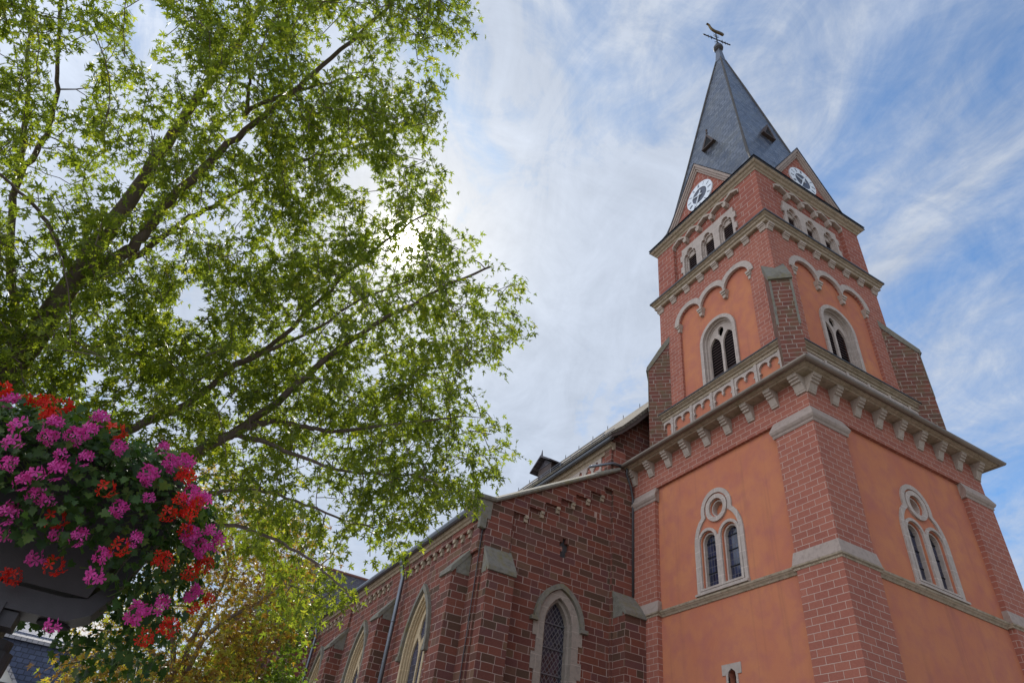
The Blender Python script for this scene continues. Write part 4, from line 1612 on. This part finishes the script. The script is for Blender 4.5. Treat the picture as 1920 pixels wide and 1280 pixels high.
def small_tree(name, label, poly, dist, dspread, ntip, nleaf, size, spread, mat, trunk_px, tintmu, limbs):
    b = at(*trunk_px, dist)
    t = thing(name, label, 'tree', (b[0], b[1], 0))
    s = Skeleton()
    c = np.mean([at(u, v, dist) for u, v in poly], axis=0)
    s.limb([(b[0], b[1], -.1), (b[0] + .05, b[1], b[2] * .5), (b[0], b[1] + .1, b[2])], .16, .09, 9)
    for L in limbs:
        s.limb([(b[0], b[1] + .1, b[2])] + [at(u, v, dist + dd_) for u, v, dd_ in L], .07, .015, 7)
    tp = []
    k = 0
    us = [p[0] for p in poly]
    vs = [p[1] for p in poly]
    while len(tp) < ntip and k < 50000:
        k += 1
        p = (rng.uniform(min(us), max(us)), rng.uniform(min(vs), max(vs)))
        if inside(poly, p) and noise.noise(Vector((p[0] / 45, p[1] / 45, dist))) > -.3:
            tp.append(at(p[0], p[1], dist + rng.normal(0, dspread)))
    tp = np.array(tp)
    dr = s.grow(tp, step=.25, maxr=.03) + np.array([0, 0, -.1])
    pos, ya, za, sz = twig_leaves(tp, dr, nleaf, size, spread)
    s.mb.build('trunk', bark_m, t, smooth=True, fix=False)
    leaves_mesh('crown', leaf_template(LEAF_MAPLE if size > .08 else LEAF_IVY, .3), pos, ya, za, sz, np.clip(rng.normal(tintmu, .27, len(pos)), 0, 1), mat, t)
    under(t)
    return t


small_tree('copper_maple_tree', 'maple with bronze and olive leaves standing behind the flower planter', [(290, 860), (400, 880), (480, 920), (560, 980), (600, 1050), (570, 1120), (540, 1180), (500, 1290), (130, 1300), (125, 1240), (150, 1190), (230, 1150), (290, 1090)],
           12.5, .8, 420, 24, .105, .42, copper_m, (330, 1330), .45,
           [[(350, 1220, 0), (400, 1130, .2), (430, 1050, .2), (400, 950, 0)], [(300, 1240, .3), (240, 1190, .5), (160, 1180, .3)], [(380, 1200, -.4), (480, 1130, -.5), (560, 1080, -.3)], [(320, 1160, -.2), (300, 1050, -.3), (330, 920, 0)]])
small_tree('lime_green_bush_tree', 'small light green tree in front of the transept wall', [(330, 1290), (350, 1230), (440, 1200), (500, 1130), (560, 1120), (570, 1180), (545, 1230), (555, 1300)],
           14.0, .5, 150, 24, .075, .30, lime_m, (480, 1330), .55, [[(490, 1250, 0), (530, 1180, 0)], [(450, 1250, .2), (420, 1220, .2)]])

# ------------------------------------------------------------------ flower planter on its pole
PX, PY = -12.95, -6.18
planter = thing('planter_post', 'dark grey metal planter tub on a round pole at the lower left', 'planter', (PX, PY, 0))
pm = mat_plain('anthracite_metal', (.058, .050, .052), .42, .3, .2, 30.0, bump=.15)
mb = MB()
mb.tube([(PX, PY, 0), (PX, PY, 2.02)], .078, 20)
mb.tube([(PX, PY, 1.93), (PX, PY, 1.99)], .092, 20)
pole = mb.build('pole', pm, planter, smooth=False)
mb = MB()
zb, zt = 2.145, 2.50
hb, ht = .215, .30
rings = []
for h, z in ((hb, zb), (ht, zt), (ht + .02, zt), (ht + .02, zt + .03), (ht - .02, zt + .03), (hb - .02, zb + .05)):
    rings.append([(PX + a * h, PY + b * h, z) for a, b in ((-1, -1), (1, -1), (1, 1), (-1, 1))])
mb.sweep(rings)
mb.build('tub', pm, planter)
mb = MB()
# bracket: strap under the tub, turned up round its right side, with rounded ends
sp_ = [(-.30, 2.138), (.16, 2.134), (.215, 2.145), (.245, 2.19), (.32, 2.47), (.355, 2.47), (.275, 2.16), (.245, 2.105), (.19, 2.075), (-.05, 2.072), (-.05, 2.09), (-.30, 2.09)]
mb.sweep([[(PX + x, y, z) for x, z in sp_] for y in (PY - .205, PY - .07)])
mb.box(PX - .13, PX + .03, PY - .21, PY + .1, 1.995, 2.088)
mb.box(PX + .03, PX + .07, PY - .19, PY - .09, 2.03, 2.071)
mb.build('bracket', pm, planter)
mb = MB()
mb.lathe((PX + .16, PY - .14, 2.066), [(.045, 0), (.045, .008)], 16)
mb.build('bracket_hole', M['dark'], planter)
under(planter)

ger = thing('geranium_plant', 'trailing geraniums with pink and red flower heads spilling over the dark planter', 'flowers', (PX, PY, 2.5))
gm_leaf = mat_leaf('geranium_leaf', [(.025, .055, .014), (.045, .09, .02), (.07, .13, .025), (.12, .16, .03)], .35, .5, (1.1, 1.3, .4), 1.2)
C0 = np.array([PX, PY, 2.43])


def ger_surface(th, ph, k=1.0):
    """th azimuth, ph from +1 (top) to -1 (hanging rim); cushion with a trailing skirt"""
    x, y = math.cos(th), math.sin(th)
    trail = .21 + .28 * max(0, math.cos(th - rad(15))) ** 2.5 + .06 * max(0, math.cos(th - rad(110)))
    if ph >= 0:
        r = .51 * math.cos(ph * PI / 2) ** .75
        z = .21 * math.sin(ph * PI / 2)
    else:
        r = .51 - .06 * ph * ph
        z = ph * trail
    bump_ = 1 + .10 * noise.noise(Vector((x * 2.2, y * 2.2, ph * 2 + 4)))
    return C0 + np.array([x * r * k * bump_, y * r * k * bump_, z * (k if ph >= 0 else 1)])


NL = 8500
pos, ya, za, sz = [], [], [], []
stems = MB()
for i in range(NL):
    th = rng.uniform(0, 2 * PI)
    ph = rng.uniform(-1, 1)
    if ph < 0 and rng.uniform() < .35:
        ph = -ph
    k = 1 - abs(rng.normal(0, .14))
    p = ger_surface(th, ph, k) + rng.normal(0, .02, 3)
    out = p - C0
    out = out / np.linalg.norm(out)
    pos.append(p)
    ya.append(np.array([0, 0, -.5]) + out * .5 + rng.normal(0, .5, 3))
    za.append(out * .9 + np.array([0, 0, .6]) + rng.normal(0, .35, 3))
    sz.append(rng.uniform(.014, .032))
    if i % 12 == 0:
        q = ger_surface(th, ph, k * .75)
        stems.tube([q, (q + p) / 2 + rng.normal(0, .012, 3), p], .0018, 4, cap=False)
leaves_mesh('foliage', leaf_template(LEAF_IVY, .4, .25, .1), np.array(pos), np.array(ya), np.array(za), np.array(sz), np.clip(rng.normal(.42, .28, NL), 0, 1), gm_leaf, ger)
stems.build('stems', mat_plain('green_stem', (.10, .15, .035), .6), ger, fix=False)


def mat_petal(name, col, dark):
    m, nt = new_mat(name)
    a = nt.n('ShaderNodeAttribute', attribute_name='tint')
    c = nt.mix(a.outputs['Fac'], dark, col)
    d = nt.n('ShaderNodeBsdfPrincipled', Base_Color=c, Roughness=.55)
    t = nt.n('ShaderNodeBsdfTranslucent', Color=c)
    nt.n('ShaderNodeOutputMaterial', Surface=nt.n('ShaderNodeMixShader', i0=.4, i1=d, i2=t))
    return m


pet_pink = mat_petal('pink_petal', (.85, .10, .46), (.62, .035, .26))
pet_red = mat_petal('red_petal', (.80, .03, .012), (.60, .012, .006))
petal_v = np.array([(0, 0, 0), (.08, .25, .02), (.22, .65, .05), (.20, .92, .02), (0, 1.02, -.03), (-.20, .92, .02), (-.22, .65, .05), (-.08, .25, .02), (0, .55, -.03)])
petal_t = np.array([(8, i, (i + 1) % 8) for i in range(8)])


def flower_head(mat, seed, name):
    """a ball-shaped head of five-petalled florets on short stalks, facing +z"""
    r = np.random.default_rng(seed)
    pos, ya, za, sz, ti = [], [], [], [], []
    for k in range((9, 15, 20, 10, 17)[seed - 1]):
        a = r.uniform(0, 2 * PI)
        cz_ = r.uniform(-.85, 1)
        sr = math.sqrt(max(0, 1 - cz_ * cz_))
        nrm = np.array([sr * math.cos(a), sr * math.sin(a), cz_])
        c = nrm * r.uniform(.015, .052) * np.array([1, 1, .7])
        n2 = nrm + r.normal(0, .25, 3)
        n2 /= np.linalg.norm(n2)
        t = np.cross(n2, [.3, .5, .8])
        t /= np.linalg.norm(t)
        b = np.cross(n2, t)
        ph = r.uniform(0, 2 * PI)
        shade = r.uniform(.25, 1)
        for q in range(5):
            an = ph + q * 2 * PI / 5 + r.normal(0, .12)
            y = t * math.cos(an) + b * math.sin(an) + n2 * .28
            pos.append(c)
            ya.append(y)
            za.append(n2)
            sz.append(.027 * r.uniform(.8, 1.15))
            ti.append(np.clip(shade + r.normal(0, .12), 0, 1))
    o = leaves_mesh(name, (petal_v, petal_t), np.array(pos), np.array(ya), np.array(za), np.array(sz), np.array(ti), mat, None)
    return o


protos = {'p': [flower_head(pet_pink, s, 'flower_head') for s in (1, 2, 3)], 'r': [flower_head(pet_red, s, 'flower_head') for s in (4, 5)]}
for o in protos['p']:
    o['label'] = 'pink flower head'
for o in protos['r']:
    o['label'] = 'red flower head'
HEADS = [(5, 735, 'r'), (20, 757, 'p'), (50, 755, 'r'), (85, 762, 'r'), (118, 766, 'r'), (95, 785, 'r'), (35, 800, 'p'), (100, 800, 'p'), (88, 824, 'p'), (22, 830, 'p'), (165, 812, 'p'), (140, 822, 'p'), (210, 812, 'r'),
         (185, 790, 'p'), (218, 842, 'p'), (112, 853, 'p'), (160, 862, 'p'), (20, 872, 'p'), (65, 890, 'p'), (108, 885, 'p'), (70, 932, 'p'), (85, 940, 'p'), (194, 915, 'r'), (272, 892, 'p'), (272, 933, 'p'), (18, 962, 'p'), (98, 974, 'r'),
         (105, 1000, 'p'), (150, 1006, 'p'), (218, 955, 'p'), (220, 1020, 'r'), (250, 1010, 'p'), (188, 1042, 'p'), (66, 1044, 'p'), (98, 1056, 'r'), (22, 1078, 'r'), (172, 1075, 'p'), (298, 1052, 'r'),
         (345, 870, 'p'), (340, 896, 'r'), (328, 932, 'r'), (355, 928, 'p'), (305, 962, 'r'), (345, 965, 'r'), (340, 992, 'r'), (360, 945, 'r'), (380, 940, 'p'), (352, 1005, 'p'), (385, 990, 'p'), (402, 1015, 'p'), (372, 1028, 'p'), (378, 1056, 'r'),
         (348, 1070, 'r'), (355, 1110, 'p'), (355, 1134, 'r'), (382, 1122, 'r'), (264, 1190, 'r'), (308, 1175, 'r'), (300, 1130, 'p'), (252, 1150, 'p'), (95, 1168, 'p'), (302, 842, 'p'), (315, 870, 'p'), (5, 1000, 'p'), (45, 905, 'p')]
used = set()


def hit(u, v):
    """first point along the line of sight that lies on the cushion's surface; outside its outline, the closest approach"""
    d = ray(u, v)
    best = None
    for k in range(260):
        t = 1.6 + k * .008
        p = CAM + d * t
        q = p - C0
        th = math.atan2(q[1], q[0])
        rr = math.hypot(q[0], q[1])
        if q[2] >= 0:
            f = (rr / .53) ** 2 + (q[2] / .23) ** 2
        else:
            tr = .10 + .40 * max(0, math.cos(th - rad(10)))
            f = (rr / .52) ** 2 if -q[2] < tr else (rr / .52) ** 2 + (-q[2] - tr) * 4
        if best is None or f < best[0]:
            best = (f, p)
        if f <= 1:
            return p
    return best[1]


def geometry_parent(c, p):
    c.parent = p
    c.matrix_parent_inverse = Matrix.Translation(-p.location)


for k, (u, v, c) in enumerate(HEADS):
    src = protos[c][k % len(protos[c])]
    if src not in used:
        o = src
        used.add(src)
    else:
        o = src.copy()
        COL.objects.link(o)
    p = hit(u, v)
    out = Vector(p - C0).normalized() + Vector((0, 0, .25)) + Vector(rng.normal(0, .15, 3)) + Vector(CAM - p).normalized() * .3
    o.location = p + np.array(out.normalized()) * .015
    o.rotation_mode = 'QUATERNION'
    o.rotation_quaternion = out.to_track_quat('Z', 'Y')
    sc = rng.uniform(.40, .62)
    o.scale = (sc, sc, sc)
    geometry_parent(o, ger)
for c in ger.children:
    if c.name.startswith(('foliage', 'stems')):
        c.matrix_parent_inverse = Matrix.Translation(-ger.location)

# ------------------------------------------------------------------ houses beyond the trees
hw_m = mat_stucco('white_render', (.66, .64, .58), (.72, .70, .64), (.58, .55, .50))
hs_light = mat_slate('light_house_slate', (.26, .245, .25), (.36, .335, .33), .34, .24, .5)
hs_blue = mat_slate('blue_house_slate', (.05, .065, .12), (.08, .10, .17), .4, .3, .5)


def house(name, label, x0, x1, y0, y1, ze, zr, wall, roof, axis='x', over=.35):
    t = thing(name, label, 'house', ((x0 + x1) / 2, (y0 + y1) / 2, 0))
    mb = MB()
    if axis == 'x':
        ym = (y0 + y1) / 2
        prof = [(y0, .02), (y1, .02), (y1, ze), (ym, zr - .15), (y0, ze)]
        mb.sweep([[(x, y, z) for y, z in prof] for x in (x0, x1)])
        rp = [(y0 - over, ze - over * .8), (ym, zr), (y1 + over, ze - over * .8), (y1 + over, ze - over * .8 - .2), (ym, zr - .22), (y0 - over, ze - over * .8 - .2)]
        rr = [[(x, y, z) for y, z in rp] for x in (x0 - over, x1 + over)]
    else:
        xm = (x0 + x1) / 2
        prof = [(x0, .02), (x1, .02), (x1, ze), (xm, zr - .15), (x0, ze)]
        mb.sweep([[(x, y, z) for x, z in prof] for y in (y0, y1)])
        k = (zr - ze) / (xm - x0)
        rp = [(x0 - over, ze - over * k), (xm, zr), (x1 + over, ze - over * k), (x1 + over, ze - over * k - .2), (xm, zr - .24), (x0 - over, ze - over * k - .2)]
        rr = [[(x, y, z) for x, z in rp] for y in (y0 - over, y1 + over)]
    mb.build('wall', wall, t)
    mb = MB()
    mb.sweep(rr)
    r = mb.build('roof', roof, t)
    return t, r


t, r = house('gabled_house', 'white rendered house whose slate gable edge slopes past the planter pole', -25.0, -15.6, 35.6, 45, 5.4, 9.9, hw_m, hs_light, 'y', .5)
mb = MB()
mb.box(-17.7, -16.9, 35.52, 35.62, 5.0, 6.3)
wn = mb.build('window', M['timber'], t)
mb = MB()
mb.box(-17.6, -17.0, 35.48, 35.53, 5.1, 6.2)
mb.build('pane', M['pane'], wn)
under(t)
for c in wn.children:
    pass
t, r = house('slate_clad_house', 'tall house with blue slate cladding and a pale slate roof', -24, -14.6, 47, 57, 10.4, 13.4, hs_blue, hs_light, 'x', .4)
under(t)
t, r = house('far_slate_house', 'low house with a pointed slate roof seen between the bronze leaves', -18.2, -13.2, 52, 60, 7.2, 11.2, hs_blue, hs_light, 'y', .3)
under(t)
t, r = house('blue_roofed_house', 'house with a dark blue slate roof behind the bronze maple', -13.0, -4.0, 50, 60, 7.4, 11.6, hw_m, hs_blue, 'x', .4)
under(t)
